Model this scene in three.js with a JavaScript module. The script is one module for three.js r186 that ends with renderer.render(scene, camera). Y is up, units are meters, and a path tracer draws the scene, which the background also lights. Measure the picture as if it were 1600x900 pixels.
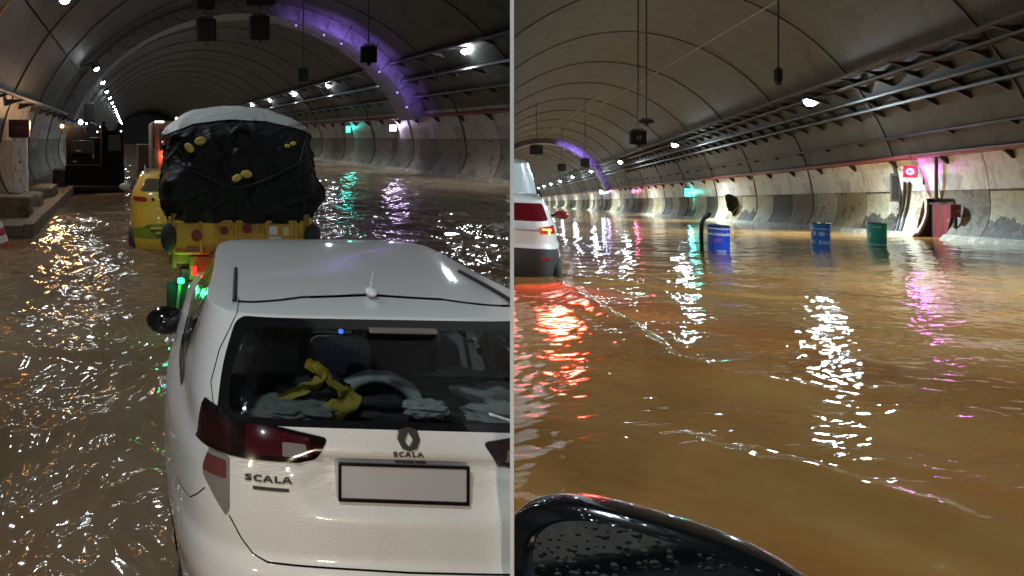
import * as THREE from 'three';
import { mergeGeometries, mergeVertices, toCreasedNormals } from 'three/addons/utils/BufferGeometryUtils.js';
import { RoundedBoxGeometry } from 'three/addons/geometries/RoundedBoxGeometry.js';
import { TextGeometry } from 'three/addons/geometries/TextGeometry.js';
import { FontLoader } from 'three/addons/loaders/FontLoader.js';
import { Brush, Evaluator, HOLLOW_SUBTRACTION, HOLLOW_INTERSECTION } from 'three-bvh-csg';
import { createNoise2D, createNoise3D } from 'simplex-noise';

// ---------------------------------------------------------------- camera, sky, exposure
const EYE = 2.15, F = 1000, CX = 199, CY = 213;           // eye height; lens and its axis in pixels of a 1600 x 900 frame
const scene = new THREE.Scene();
const camera = new THREE.PerspectiveCamera(2 * Math.atan((900 - CY) / F) * 180 / Math.PI, 16 / 9, 0.1, 600);
camera.setViewOffset(2 * (1600 - CX), 2 * (900 - CY), 1600 - 2 * CX, 900 - 2 * CY, 1600, 900);   // shifted lens
camera.position.set(0, EYE, 0);
camera.lookAt(0, EYE, -10);
scene.background = new THREE.Color(0.004, 0.005, 0.008);   // night sky outside the tunnel
const renderer = new THREE.WebGLRenderer({ antialias: true });
renderer.toneMapping = THREE.LinearToneMapping;
renderer.toneMappingExposure = 1.0;
renderer.shadowMap.enabled = true;

// ---------------------------------------------------------------- helpers
let seed = 7;
const rnd = () => { seed = (seed + 0x6d2b79f5) | 0; let t = Math.imul(seed ^ (seed >>> 15), 1 | seed); t = (t + Math.imul(t ^ (t >>> 7), 61 | t)) ^ t; return ((t ^ (t >>> 14)) >>> 0) / 4294967296; };
const rr = (a, b) => a + (b - a) * rnd();
const n2 = createNoise2D(rnd), n3 = createNoise3D(rnd);
const V = (x, y, z) => new THREE.Vector3(x, y, z);
const clamp = THREE.MathUtils.clamp, lerp = THREE.MathUtils.lerp, sstep = THREE.MathUtils.smoothstep;
const C = (r, g, b) => new THREE.Color().setRGB(r, g, b);
const taken = {};
const numbered = (n) => { const k = taken[n] = (taken[n] ?? -1) + 1; return k ? n + '_' + String(k).padStart(3, '0') : n; };
function obj(name, geo, mat, parent = scene) {
  const g = Array.isArray(geo) ? merge(geo) : geo;
  const m = new THREE.Mesh(g, mat);
  m.name = parent === scene ? numbered(name) : name; m.castShadow = m.receiveShadow = true;
  parent.add(m);
  return m;
}
function tag(o, label, category, group, kind) {
  if (label) o.userData.label = label;
  if (category) o.userData.category = category;
  if (group) o.userData.group = group;
  if (kind) o.userData.kind = kind;
  return o;
}
function thing(name, label, category, pos = [0, 0, 0], turn = 0, group) {
  const o = new THREE.Group(); o.name = numbered(name); o.position.set(...pos); o.rotation.y = turn; scene.add(o);
  return tag(o, label, category, group);
}
function merge(list) {
  return mergeGeometries(list.map((g) => {
    const h = g.index ? g.toNonIndexed() : g.clone();
    if (!h.attributes.normal) h.computeVertexNormals();
    if (!h.attributes.uv) h.setAttribute('uv', new THREE.BufferAttribute(new Float32Array(h.attributes.position.count * 2), 2));
    for (const k of Object.keys(h.attributes)) if (!['position', 'normal', 'uv'].includes(k)) h.deleteAttribute(k);
    h.clearGroups();
    return h;
  }));
}
const box = (w, h, d, x = 0, y = 0, z = 0) => new THREE.BoxGeometry(w, h, d).translate(x, y, z);
const rbox = (w, h, d, x = 0, y = 0, z = 0, r = 0.02, seg = 2) => new RoundedBoxGeometry(w, h, d, seg, Math.min(r, w / 2.02, h / 2.02, d / 2.02)).translate(x, y, z);
const cyl = (r0, r1, h, x = 0, y = 0, z = 0, n = 16) => new THREE.CylinderGeometry(r0, r1, h, n).translate(x, y, z);
const sph = (r, x = 0, y = 0, z = 0, n = 14) => new THREE.SphereGeometry(r, n, n).translate(x, y, z);
const tube = (pts, r, n = 8, seg) => new THREE.TubeGeometry(new THREE.CatmullRomCurve3(pts.map((p) => p.isVector3 ? p : V(...p))), seg ?? pts.length * 6, r, n);
const rod = (a, b, r, n = 8) => { const A = a.isVector3 ? a : V(...a), B = b.isVector3 ? b : V(...b), d = B.clone().sub(A); const g = new THREE.CylinderGeometry(r, r, d.length(), n); g.applyQuaternion(new THREE.Quaternion().setFromUnitVectors(V(0, 1, 0), d.normalize())); return g.translate((A.x + B.x) / 2, (A.y + B.y) / 2, (A.z + B.z) / 2); };
const poly = (pts) => new THREE.Shape(pts.map((p) => new THREE.Vector2(...p)));
const extr = (shape, depth, bevel = 0) => new THREE.ExtrudeGeometry(shape, { depth, bevelEnabled: bevel > 0, bevelSize: bevel, bevelThickness: bevel, bevelSegments: 2, curveSegments: 10 });
function roundPoly(pts, r) {          // polygon with rounded corners
  const s = new THREE.Shape(), n = pts.length;
  pts.forEach((p, i) => {
    const a = V(...pts[(i + n - 1) % n], 0), b = V(...p, 0), c = V(...pts[(i + 1) % n], 0), rad = Array.isArray(r) ? r[i] : r;
    const d0 = a.clone().sub(b), d1 = c.clone().sub(b), k = Math.min(rad, d0.length() / 2.1, d1.length() / 2.1);
    const p0 = b.clone().addScaledVector(d0.normalize(), k), p1 = b.clone().addScaledVector(d1.normalize(), k);
    if (!i) s.moveTo(p0.x, p0.y); else s.lineTo(p0.x, p0.y);
    s.quadraticCurveTo(b.x, b.y, p1.x, p1.y);
  });
  s.closePath();
  return s;
}
function monotone(xs, ys) {           // monotone cubic interpolation
  const n = xs.length, d = [], m = [];
  for (let i = 0; i < n - 1; i++) d[i] = (ys[i + 1] - ys[i]) / (xs[i + 1] - xs[i]);
  m[0] = d[0]; m[n - 1] = d[n - 2];
  for (let i = 1; i < n - 1; i++) m[i] = d[i - 1] * d[i] <= 0 ? 0 : 2 / (1 / d[i - 1] + 1 / d[i]);
  return (x) => {
    if (x <= xs[0]) return ys[0]; if (x >= xs[n - 1]) return ys[n - 1];
    let i = 0; while (x > xs[i + 1]) i++;
    const h = xs[i + 1] - xs[i], t = (x - xs[i]) / h, t2 = t * t, t3 = t2 * t;
    return (2 * t3 - 3 * t2 + 1) * ys[i] + (t3 - 2 * t2 + t) * h * m[i] + (-2 * t3 + 3 * t2) * ys[i + 1] + (t3 - t2) * h * m[i + 1];
  };
}
function grid(nu, nv, f) {            // f(i/nu, j/nv) -> [x, y, z, u, v]
  const p = new Float32Array((nu + 1) * (nv + 1) * 3), uv = new Float32Array((nu + 1) * (nv + 1) * 2), idx = new Uint32Array(nu * nv * 6);
  let k = 0, q = 0;
  for (let j = 0; j <= nv; j++) for (let i = 0; i <= nu; i++, k++) { const r = f(i / nu, j / nv); p.set(r.slice(0, 3), k * 3); uv[k * 2] = r[3] ?? i / nu; uv[k * 2 + 1] = r[4] ?? j / nv; }
  for (let j = 0; j < nv; j++) for (let i = 0; i < nu; i++) { const a = j * (nu + 1) + i, b = a + 1, c = a + nu + 1, d = c + 1; idx.set([a, b, d, a, d, c], q); q += 6; }
  const g = new THREE.BufferGeometry();
  g.setAttribute('position', new THREE.BufferAttribute(p, 3)); g.setAttribute('uv', new THREE.BufferAttribute(uv, 2)); g.setIndex(new THREE.BufferAttribute(idx, 1));
  g.computeVertexNormals();
  return g;
}
const csg = new Evaluator(); csg.attributes = ['position', 'normal', 'uv']; csg.useGroups = false;
const brush = (g) => { const h = g.clone(); h.clearGroups(); if (!h.attributes.uv) h.setAttribute('uv', new THREE.BufferAttribute(new Float32Array(h.attributes.position.count * 2), 2)); for (const k of Object.keys(h.attributes)) if (!['position', 'normal', 'uv'].includes(k)) h.deleteAttribute(k); const b = new Brush(h); b.updateMatrixWorld(true); return b; };
const csgOp = (a, b, how) => { const r = csg.evaluate(brush(a), brush(b), how); const g = r.geometry.clone(); g.clearGroups(); return g; };
const inside = (a, b) => csgOp(a, b, HOLLOW_INTERSECTION), outside = (a, b) => csgOp(a, b, HOLLOW_SUBTRACTION);
function pushOut(g, d) {              // moves a sheet along its normals
  const p = g.attributes.position, n = g.attributes.normal;
  for (let i = 0; i < p.count; i++) p.setXYZ(i, p.getX(i) + n.getX(i) * d, p.getY(i) + n.getY(i) * d, p.getZ(i) + n.getZ(i) * d);
  return g;
}
// where something seen at a pixel of the photograph stands at depth s: used to measure the layout
const at = (px, py, s) => V((px - CX) * s / F, EYE - (py - CY) * s / F, -s);

// The added divider between the two bores stands in the vertical plane x = DIV * depth.
const DIV = 0.601, DN = V(1, 0, DIV).normalize();
function clip(geo, plane) {           // keeps the side the plane's normal points to; null when nothing is left
  const g = geo.index ? geo.toNonIndexed() : geo, P = g.attributes.position, N = g.attributes.normal, U = g.attributes.uv, n = P.count;
  const d = new Float32Array(n); let lo = Infinity, hi = -Infinity;
  for (let i = 0; i < n; i++) { d[i] = plane.normal.x * P.getX(i) + plane.normal.y * P.getY(i) + plane.normal.z * P.getZ(i) + plane.constant; lo = Math.min(lo, d[i]); hi = Math.max(hi, d[i]); }
  if (lo >= 0) return geo; if (hi <= 0) return null;
  const p = [], m = [], u = [];
  const vert = (i) => [P.getX(i), P.getY(i), P.getZ(i), N ? N.getX(i) : 0, N ? N.getY(i) : 0, N ? N.getZ(i) : 0, U ? U.getX(i) : 0, U ? U.getY(i) : 0];
  for (let t = 0; t < n; t += 3) {
    const out = [];
    for (let k = 0; k < 3; k++) {
      const a = t + k, b = t + (k + 1) % 3, va = vert(a);
      if (d[a] >= 0) out.push(va);
      if ((d[a] >= 0) !== (d[b] >= 0)) { const vb = vert(b), f = d[a] / (d[a] - d[b]); out.push(va.map((x, i) => x + (vb[i] - x) * f)); }
    }
    for (let k = 1; k + 1 < out.length; k++) for (const v of [out[0], out[k], out[k + 1]]) { p.push(v[0], v[1], v[2]); m.push(v[3], v[4], v[5]); u.push(v[6], v[7]); }
  }
  if (!p.length) return null;
  const r = new THREE.BufferGeometry();
  r.setAttribute('position', new THREE.Float32BufferAttribute(p, 3)); r.setAttribute('normal', new THREE.Float32BufferAttribute(m, 3)); r.setAttribute('uv', new THREE.Float32BufferAttribute(u, 2));
  if (!N) r.computeVertexNormals();
  return r;
}
function clipThing(root, side) {      // side -1: left bore, +1: right bore
  root.updateMatrixWorld(true);
  const plane = new THREE.Plane(DN.clone().multiplyScalar(side), -0.003), gone = [];
  root.traverse((o) => {
    if (!o.isMesh) return;
    const g = clip(o.geometry, plane.clone().applyMatrix4(o.matrixWorld.clone().invert()));
    if (g) o.geometry = g; else gone.push(o);
  });
  gone.forEach((o) => o.parent.remove(o));
  return root;
}

// ---------------------------------------------------------------- textures
const hash2 = (x, y, k) => { let h = Math.imul(x, 374761393) ^ Math.imul(y, 668265263) ^ Math.imul(k, 974634777); h = Math.imul(h ^ (h >>> 13), 1274126177); return ((h ^ (h >>> 16)) >>> 0) / 4294967296; };
function tnoise(u, v, n, k) {         // value noise that repeats over the unit square
  const x = u * n, y = v * n, ix = Math.floor(x), iy = Math.floor(y), fx = x - ix, fy = y - iy, s = fx * fx * (3 - 2 * fx), t = fy * fy * (3 - 2 * fy), w = (a) => ((a % n) + n) % n;
  return lerp(lerp(hash2(w(ix), w(iy), k), hash2(w(ix + 1), w(iy), k), s), lerp(hash2(w(ix), w(iy + 1), k), hash2(w(ix + 1), w(iy + 1), k), s), t);
}
const fbm = (u, v, n, k, oct = 5) => { let a = 0, w = 0.5, t = 0; for (let i = 0; i < oct; i++, w /= 2, n *= 2) { a += w * tnoise(u, v, n, k + i); t += w; } return a / t; };
function tex(size, f, srgb = true) {
  const d = new Uint8Array(size * size * 4);
  for (let y = 0; y < size; y++) for (let x = 0; x < size; x++) { const c = f((x + 0.5) / size, (y + 0.5) / size), i = (y * size + x) * 4; for (let k = 0; k < 3; k++) d[i + k] = clamp(Math.round(255 * (Array.isArray(c) ? c[k] : c)), 0, 255); d[i + 3] = 255; }
  const t = new THREE.DataTexture(d, size, size); t.wrapS = t.wrapT = THREE.RepeatWrapping; t.magFilter = THREE.LinearFilter; t.minFilter = THREE.LinearMipmapLinearFilter; t.generateMipmaps = true;
  if (srgb) t.colorSpace = THREE.SRGBColorSpace; t.needsUpdate = true;
  return t;
}
const rep = (t, x, y = x) => { const c = t.clone(); c.repeat.set(x, y); c.needsUpdate = true; return c; };
function canvasTex(w, h, draw) {
  const c = document.createElement('canvas'); c.width = w; c.height = h; draw(c.getContext('2d'), w, h);
  const t = new THREE.CanvasTexture(c); t.colorSpace = THREE.SRGBColorSpace; return t;
}
// wall stains: grain, blotches and runs of dirt
const T = {};
T.grime = tex(512, (u, v) => { const a = fbm(u, v, 4, 3), b = fbm(u, v, 32, 9, 3), run = fbm(u * 1, v * 0.25 + 0.3, 24, 17, 3), st = sstep(run, 0.6, 0.72) * 0.1 + sstep(a, 0.52, 0.7) * 0.16; return 0.98 - st - (b - 0.5) * 0.16 - (hash2(u * 512 | 0, v * 512 | 0, 5) - 0.5) * 0.05; });
T.concrete = tex(512, (u, v) => { const a = fbm(u, v, 5, 23), b = fbm(u, v, 40, 31, 3), st = sstep(a, 0.52, 0.6) * 0.2; return [0.93 - st - (b - 0.5) * 0.3, 0.92 - st - (b - 0.5) * 0.3, 0.9 - st * 1.1 - (b - 0.5) * 0.3]; });
T.rough = tex(256, (u, v) => fbm(u, v, 16, 41, 4), false);
T.ripple = tex(512, (u, v) => { let h = 0, w = 0.5; for (let i = 0, n = 6; i < 5; i++, n *= 2, w *= 0.52) h += w * (1 - Math.abs(2 * tnoise(u + 0.05 * tnoise(v, u, 5, 70), v, n, 60 + i) - 1)); return h; }, false);
T.drops = tex(512, (u, v) => { let h = 0; for (const n of [40, 64]) { const x = u * n, y = v * n, ix = Math.floor(x), iy = Math.floor(y); for (let a = -1; a < 2; a++) for (let b = -1; b < 2; b++) { const cx = ((ix + a) % n + n) % n, cy = ((iy + b) % n + n) % n; if (hash2(cx, cy, n) < 0.45) continue; const dx = x - (ix + a + 0.2 + 0.6 * hash2(cx, cy, 2)), dy = y - (iy + b + 0.2 + 0.6 * hash2(cx, cy, 3)), r = 0.1 + 0.26 * hash2(cx, cy, 4), q = (dx * dx + dy * dy) / (r * r); if (q < 1) h = Math.max(h, r * 2.4 * Math.sqrt(1 - q)); } } return h; }, false);
T.cloth = tex(512, (u, v) => 0.6 * (1 - Math.abs(2 * fbm(u, v * 0.6, 5, 81, 4) - 1)) + 0.4 * fbm(u, v, 12, 91, 3), false);
// damp growth on a panel, with the ragged upper edge seen on the wall
T.stain = tex(512, (u, v) => { const h = v > 0.86 ? v * 3 - 3 : v * 3, edge = 1.5 + 0.75 * (fbm(u, 0.37, 7, 131, 4) - 0.5) + 0.5 * (fbm(u, v, 10, 141, 4) - 0.5), k = sstep(edge - h, -0.015, 0.03), b = fbm(u, v, 24, 151, 4), light = 0.9 - (b - 0.5) * 0.25, d = 0.4 - (b - 0.5) * 0.45; return [lerp(light, d, k), lerp(light, d * 0.99, k), lerp(light * 0.93, d * 0.92, k)]; });
T.mud = tex(512, (u, v) => { const a = fbm(u, v, 3, 101, 6), b = fbm(u, v, 9, 111, 4); return [0.86 + (a - 0.5) * 0.5, 0.85 + (a - 0.5) * 0.58 + (b - 0.5) * 0.16, 0.82 + (a - 0.5) * 0.7 + (b - 0.5) * 0.25]; });

// ---------------------------------------------------------------- materials
const std = (o) => new THREE.MeshPhysicalMaterial({ side: THREE.DoubleSide, ...o });
const plain = (r, g, b, roughness = 0.6, o = {}) => std({ color: C(r, g, b), roughness, ...o });
const wallMap = rep(T.grime, 1 / 4), concMap = rep(T.concrete, 1 / 3), roughB = rep(T.rough, 1 / 1.1);
const M = {
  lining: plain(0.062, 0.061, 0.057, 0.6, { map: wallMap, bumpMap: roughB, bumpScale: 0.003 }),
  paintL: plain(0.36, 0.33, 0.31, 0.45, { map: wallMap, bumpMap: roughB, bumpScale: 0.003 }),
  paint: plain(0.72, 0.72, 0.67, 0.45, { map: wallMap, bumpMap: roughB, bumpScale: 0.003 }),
  backing: plain(0.05, 0.05, 0.05, 0.9),
  rib: plain(0.06, 0.062, 0.062, 0.6),
  conc: [[0.36, 0.31, 0.19], [0.19, 0.18, 0.145], [0.55, 0.52, 0.42], [0.085, 0.08, 0.066], [0.27, 0.22, 0.125]].map((c) => plain(...c, 0.7, { map: concMap, bumpMap: roughB, bumpScale: 0.005 })),
  stained: plain(0.55, 0.53, 0.45, 0.7, { map: rep(T.stain, 1 / 2.667, 1 / 3), bumpMap: roughB, bumpScale: 0.005 }),
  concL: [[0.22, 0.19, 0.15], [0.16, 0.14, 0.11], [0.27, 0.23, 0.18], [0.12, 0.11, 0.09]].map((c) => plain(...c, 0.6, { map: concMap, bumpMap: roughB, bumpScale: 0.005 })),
  kerb: plain(0.13, 0.108, 0.08, 0.6, { map: concMap, bumpMap: roughB, bumpScale: 0.01 }),
  steel: plain(0.2, 0.2, 0.2, 0.5, { metalness: 0.4 }),
  darkSteel: plain(0.05, 0.05, 0.052, 0.5, { metalness: 0.3 }),
  redPipe: plain(0.22, 0.045, 0.045, 0.5),
  black: plain(0.008, 0.008, 0.009, 0.55, { specularIntensity: 0.5 }),
  blackGloss: plain(0.008, 0.008, 0.009, 0.12, { clearcoat: 1, clearcoatRoughness: 0.05 }),
  rubber: plain(0.018, 0.018, 0.018, 0.75),
  white: plain(0.72, 0.72, 0.7, 0.5),
  chrome: plain(0.6, 0.6, 0.6, 0.25, { metalness: 0.7 }),
};
M.badge = plain(0.1, 0.1, 0.105, 0.22, { metalness: 0.5, clearcoat: 1 });
const glow = (r, g, b, k = 1) => new THREE.MeshStandardMaterial({ color: 0x000000, emissive: C(r, g, b), emissiveIntensity: k, roughness: 0.4 });

// ---------------------------------------------------------------- the two bores
// A bore is a vaulted section carried along a straight axis; v is the height above the flood water.
const bores = {
  left: { side: -1, xc: 6.75, top: 10.0, map: (r, v, s) => [6.75 + r, v, -s] },
  right: { side: 1, xc: 7.75, top: 11.5, map: (r, v, s) => [7.75 + r + 0.571 * s, EYE - 1.5 + v - 0.103 * s, -s] },   // runs off to the right and slopes down
};
const waterY = (s) => EYE - 1.5 - 0.103 * s;              // water level of the right bore at depth s
const R3 = (u, v, s) => V(u + 0.571 * s, waterY(s) + v, -s);
const HALF = 11.05, BELLY = 1.3;
const halfWidth = (b, v) => v < BELLY ? HALF * Math.sqrt(Math.max(0, 1 - ((v - BELLY) / 4.2) ** 2)) : HALF * Math.sqrt(Math.max(0, 1 - Math.pow(clamp((v - BELLY) / (b.top - BELLY), 0, 1), 1.75)));
function sectionLine(b, v0, v1, n, sgn) { const out = []; for (let i = 0; i <= n; i++) { const v = lerp(v0, v1, i / n); out.push([sgn * halfWidth(b, v), v]); } return out; }
function vaultLine(b, v0, n) {        // from the right wall at height v0 over the crown to the left wall
  const out = [], a0 = Math.asin((v0 - BELLY) / (b.top - BELLY));
  for (let i = 0; i <= n; i++) { const a = lerp(a0, Math.PI - a0, i / n), v = BELLY + (b.top - BELLY) * Math.sin(a); out.push([(a < Math.PI / 2 ? 1 : -1) * halfWidth(b, Math.min(v, b.top - 1e-6)), v]); }
  return out;
}
function inward(line, d) {            // the line moved d towards the inside of the bore
  return line.map((p, i) => { const a = line[Math.max(0, i - 1)], c = line[Math.min(line.length - 1, i + 1)], tx = c[0] - a[0], ty = c[1] - a[1], l = Math.hypot(tx, ty) || 1, k = tx * (3 - p[1]) - ty * (0 - p[0]); const sg = (-ty * (0 - p[0]) + tx * (3 - p[1])) > 0 ? 1 : -1; return [p[0] - ty / l * d * sg, p[1] + tx / l * d * sg]; });
}
function sheet(b, line, s0, s1, ns, off = 0, skirt = 0) {
  const L = off ? inward(line, off) : line, arc = [0]; for (let i = 1; i < L.length; i++) arc.push(arc[i - 1] + Math.hypot(L[i][0] - L[i - 1][0], L[i][1] - L[i - 1][1]));
  const n = L.length - 1, face = grid(n, ns, (i, j) => { const k = Math.round(i * n), s = lerp(s0, s1, j); return [...b.map(...L[k], s), s, arc[k] + L[0][1]]; });
  if (!skirt) return face;
  const O = inward(line, off - skirt), edge = (s) => grid(n, 1, (i, j) => { const k = Math.round(i * n); return b.map(...(j ? O[k] : L[k]), s); });
  const end = (k) => grid(1, ns, (i, j) => b.map(...(i ? O[k] : L[k]), lerp(s0, s1, j)));
  return merge([face, edge(s0), edge(s1), end(0), end(n)]);
}
function piece(parent, name, geo, mat, side) {
  const g = clip(geo, new THREE.Plane(DN.clone().multiplyScalar(side), -0.003));
  return g ? obj(name, g, mat, parent) : null;
}
function buildBore(key, o) {
  const b = bores[key], root = thing('tunnel_lining_' + key, o.label, null); root.userData.kind = 'structure';
  const clipSide = (s) => b.side;
  // outer shell behind the joints
  for (let s = o.from; s < o.to; s += 20) piece(root, 'outer_shell', sheet(b, [...sectionLine(b, -1, 3.6, 8, 1), ...vaultLine(b, 3.6, 40), ...sectionLine(b, 3.6, -1, 8, -1)], s, Math.min(s + 20, o.to), 2, -0.9), M.backing, b.side);
  let k = 0;
  for (let s = o.joint; s < o.to; s += o.step, k++) {
    const e = s + o.step - 0.05;
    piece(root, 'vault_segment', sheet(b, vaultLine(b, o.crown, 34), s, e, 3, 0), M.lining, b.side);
    for (const sg of [1, -1]) {
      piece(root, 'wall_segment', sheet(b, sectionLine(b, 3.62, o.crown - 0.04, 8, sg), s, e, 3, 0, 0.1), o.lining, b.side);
      const half = o.step / o.split;
      for (let q = 0; q < o.split; q++) {
        const a = s + q * half, z = a + half - 0.035;
        piece(root, 'painted_panel', sheet(b, sectionLine(b, 2.0, 3.6, 6, sg), a, z, 2, 0.0 + rnd() * 0.012, 0.1), o.paint, b.side);
        const tone = o.tones ? o.tones[(k * o.split + q) % o.tones.length] : Math.floor(rnd() * o.conc.length), mat = tone === 9 ? M.stained : o.conc[tone], lift = rnd() * 0.02, H = o.hole;
        const cuts = H && sg > 0 && a < H[1] && z > H[0] ? [[a, H[0], -0.9, 1.98], [H[1], z, -0.9, 1.98], [Math.max(a, H[0]), Math.min(z, H[1]), H[2], 1.98]].filter((c) => c[1] - c[0] > 0.05) : [[a, z, -0.9, 1.98]];
        for (const [p, e2, v0, v1] of cuts) piece(root, 'wall_panel', sheet(b, sectionLine(b, v0, v1, 10, sg), p, e2, 2, lift, 0.1), mat, b.side);
      }
    }
    // dark jointing strip that covers the ring joint
    const wide = k % 3 === o.wide ? 0.2 : 0.07;
    piece(root, 'joint_strip', sheet(b, [...sectionLine(b, 0.1, 3.6, 10, 1), ...vaultLine(b, 3.7, 40), ...sectionLine(b, 3.6, 0.1, 10, -1)], s - 0.03 - wide / 2, s - 0.02 + wide / 2, 1, 0.05, 0.06), M.rib, b.side);
    for (const [p, e2] of o.hole && s < o.hole[0] && e > o.hole[1] ? [[s, o.hole[0]], [o.hole[1], e]] : [[s, e]]) piece(root, 'plinth', sheet(b, sectionLine(b, -0.9, 0.13, 3, 1), p, e2, 1, 0.09, 0.12), o.plinth, b.side);
  }
  return root;
}
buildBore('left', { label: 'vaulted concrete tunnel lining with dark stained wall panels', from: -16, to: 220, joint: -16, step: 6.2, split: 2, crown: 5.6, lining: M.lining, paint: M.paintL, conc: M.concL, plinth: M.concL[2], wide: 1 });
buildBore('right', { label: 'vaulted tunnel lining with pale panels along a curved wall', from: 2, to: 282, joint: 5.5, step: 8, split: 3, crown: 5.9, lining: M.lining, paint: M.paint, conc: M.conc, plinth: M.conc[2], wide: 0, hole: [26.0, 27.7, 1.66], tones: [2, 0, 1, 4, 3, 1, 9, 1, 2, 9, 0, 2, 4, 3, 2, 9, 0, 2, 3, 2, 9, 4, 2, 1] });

// divider slab added between the bores, also keeps their light apart
const wallLen = 282, part = obj('added_divider', (() => { const a = 2.1, h = 40, t = 0.011; const g = box(t, h, wallLen * Math.hypot(1, DIV)); g.rotateY(-Math.atan(DIV)); return g.translate(DIV * (a + wallLen / 2), -6, -(a + wallLen / 2)); })(), M.white);
tag(part, 'added thin white divider between the two tunnel bores', null, null, 'structure');
// end walls closing the far ends
tag(obj('end_wall', clip(box(60, 30, 0.3, 5, 5, -220.3), new THREE.Plane(DN.clone().negate(), -0.003)), plain(0.3, 0.3, 0.3, 0.8)), 'dark far end of the left tunnel bore', null, null, 'structure');
tag(obj('end_wall', clip(box(90, 60, 0.3, 180, -20, -282.3), new THREE.Plane(DN.clone(), -0.003)), M.backing), 'dark far end of the right tunnel bore', null, null, 'structure');
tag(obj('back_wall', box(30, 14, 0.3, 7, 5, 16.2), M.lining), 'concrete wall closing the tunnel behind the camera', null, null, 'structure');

// ---------------------------------------------------------------- flood water
const oct = (x, y, f, cell) => { const k = clamp((1 / f) / (cell * 2.5) - 0.4, 0, 1); return k > 0 ? k * n2(x * f, y * f) : 0; };
const ridge = (x, y, f, cell) => { const k = clamp((1 / f) / (cell * 2.5) - 0.4, 0, 1); return k > 0 ? k * (0.6 - Math.abs(n2(x * f + 9, y * f - 4))) : 0; };
function waterSheet(s0, s1, rows, cols, x0, x1, height, up) {
  return grid(cols, rows, (i, j) => {
    const far = 60, jj = 0.88, s = j < jj ? s0 * Math.pow(far / s0, j / jj) : far * Math.pow(s1 / far, (j - jj) / (1 - jj)), cell = Math.max(s * (j < jj ? Math.log(far / s0) / jj : Math.log(s1 / far) / (1 - jj)) / rows, (x1(s) - x0(s)) / cols), x = lerp(x0(s), x1(s), i);
    return [x, up(s) + height(x, s, cell), -s, x, s];
  });
}
const polyDist = (P, x, y) => { let best = 1e9, side = 0, along = 0; for (let i = 0; i + 1 < P.length; i++) { const [ax, ay] = P[i], [bx, by] = P[i + 1], dx = bx - ax, dy = by - ay, t = clamp(((x - ax) * dx + (y - ay) * dy) / (dx * dx + dy * dy), 0, 1), d = Math.hypot(x - ax - t * dx, y - ay - t * dy); if (d < best) { best = d; side = Math.sign((x - ax) * dy - (y - ay) * dx); along = (i + t) / (P.length - 1); } } return [best, side, along]; };
const wakesL = [[[-3.2, 7.6], [-1.6, 6.6], [-0.3, 6.2], [0.3, 6.3]], [[-3.5, 5.2], [-2, 4.5], [-0.6, 4.6], [0.05, 4.9]], [[-1.2, 3.4], [-0.5, 3.7], [0.0, 4.2]]];
const heightL = (x, s, cell) => {
  const wx = x + 0.25 * n2(x * 0.5, s * 0.4), ws = s * 0.8 + 0.3 * n2(x * 0.4 + 7, s * 0.5);
  let h = 0.04 * oct(wx, ws, 0.35, cell) + 0.026 * oct(wx, ws, 0.9, cell) + 0.024 * ridge(wx, ws, 1.7, cell) + 0.013 * ridge(wx, ws, 3.6, cell) + 0.005 * oct(wx, ws, 7, cell) + 0.0026 * ridge(wx, ws, 13, cell);
  for (const W of wakesL) { const [d, , a] = polyDist(W, x + 0.08 * n2(x * 2, s * 2), s); h += 0.05 * Math.exp(-((d / 0.12) ** 2)) * Math.sin(Math.PI * clamp(a, 0.05, 0.95)); }
  return h;
};
const wakesR = [[[1.25, 12.6], [1.45, 9.6], [1.62, 7.8], [1.62, 6.5], [1.72, 5.9], [1.95, 5.5], [2.5, 5.2]], [[1.0, 9.2], [1.25, 7.4], [1.35, 6.0], [1.7, 5.0]], [[1.5, 13.4], [2.6, 11.6], [4, 10.4], [6, 9.6]], [[1.1, 4.2], [1.5, 3.6], [1.9, 3.5]], [[1.45, 4.0], [2.0, 3.3], [2.3, 2.9]]];
const heightR = (x, s, cell) => {
  const u = x - 0.571 * s, wx = u + 0.2 * n2(u * 0.5, s * 0.4), ws = s * 1.15 + 0.2 * n2(u * 0.4 + 7, s * 0.5), calm = 0.75 - 0.25 * sstep(u, 2, 5);
  let h = calm * (0.022 * oct(wx, ws, 0.35, cell) + 0.012 * oct(wx, ws, 0.9, cell) + 0.004 * ridge(wx, ws, 1.9, cell) + 0.0055 * oct(wx, ws, 3.0, cell) + 0.0038 * oct(wx, ws * 1.2, 6, cell) + 0.0022 * oct(wx, ws * 1.3, 11, cell));
  wakesR.forEach((W, i) => { const [d, side, a] = polyDist(W, u + 0.06 * n2(u * 1.5, s * 1.2), s); h += [0.1, 0.03, 0.045, 0.03, 0.03][i] * Math.exp(-((d / (side > 0 ? 0.26 : 0.1)) ** 2)) * Math.sqrt(Math.sin(Math.PI * clamp(a, 0.03, 0.97))); });
  return h;
};
const muddy = (r, g, b, bump, rough) => std({ color: C(r, g, b), map: rep(T.mud, 1 / 5), roughness: rough, ior: 1.34, bumpMap: rep(T.ripple, 1 / 0.9), bumpScale: bump });
const waterL = obj('flood_water_left', waterSheet(1.9, 220, 760, 440, (s) => -4.8, (s) => Math.min(DIV * s - 0.002, 17.9), heightL, () => 0), muddy(0.2, 0.138, 0.088, 0.003, 0.085));
tag(waterL, 'choppy brown flood water over the road of the left bore', null, null, 'structure');
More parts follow.
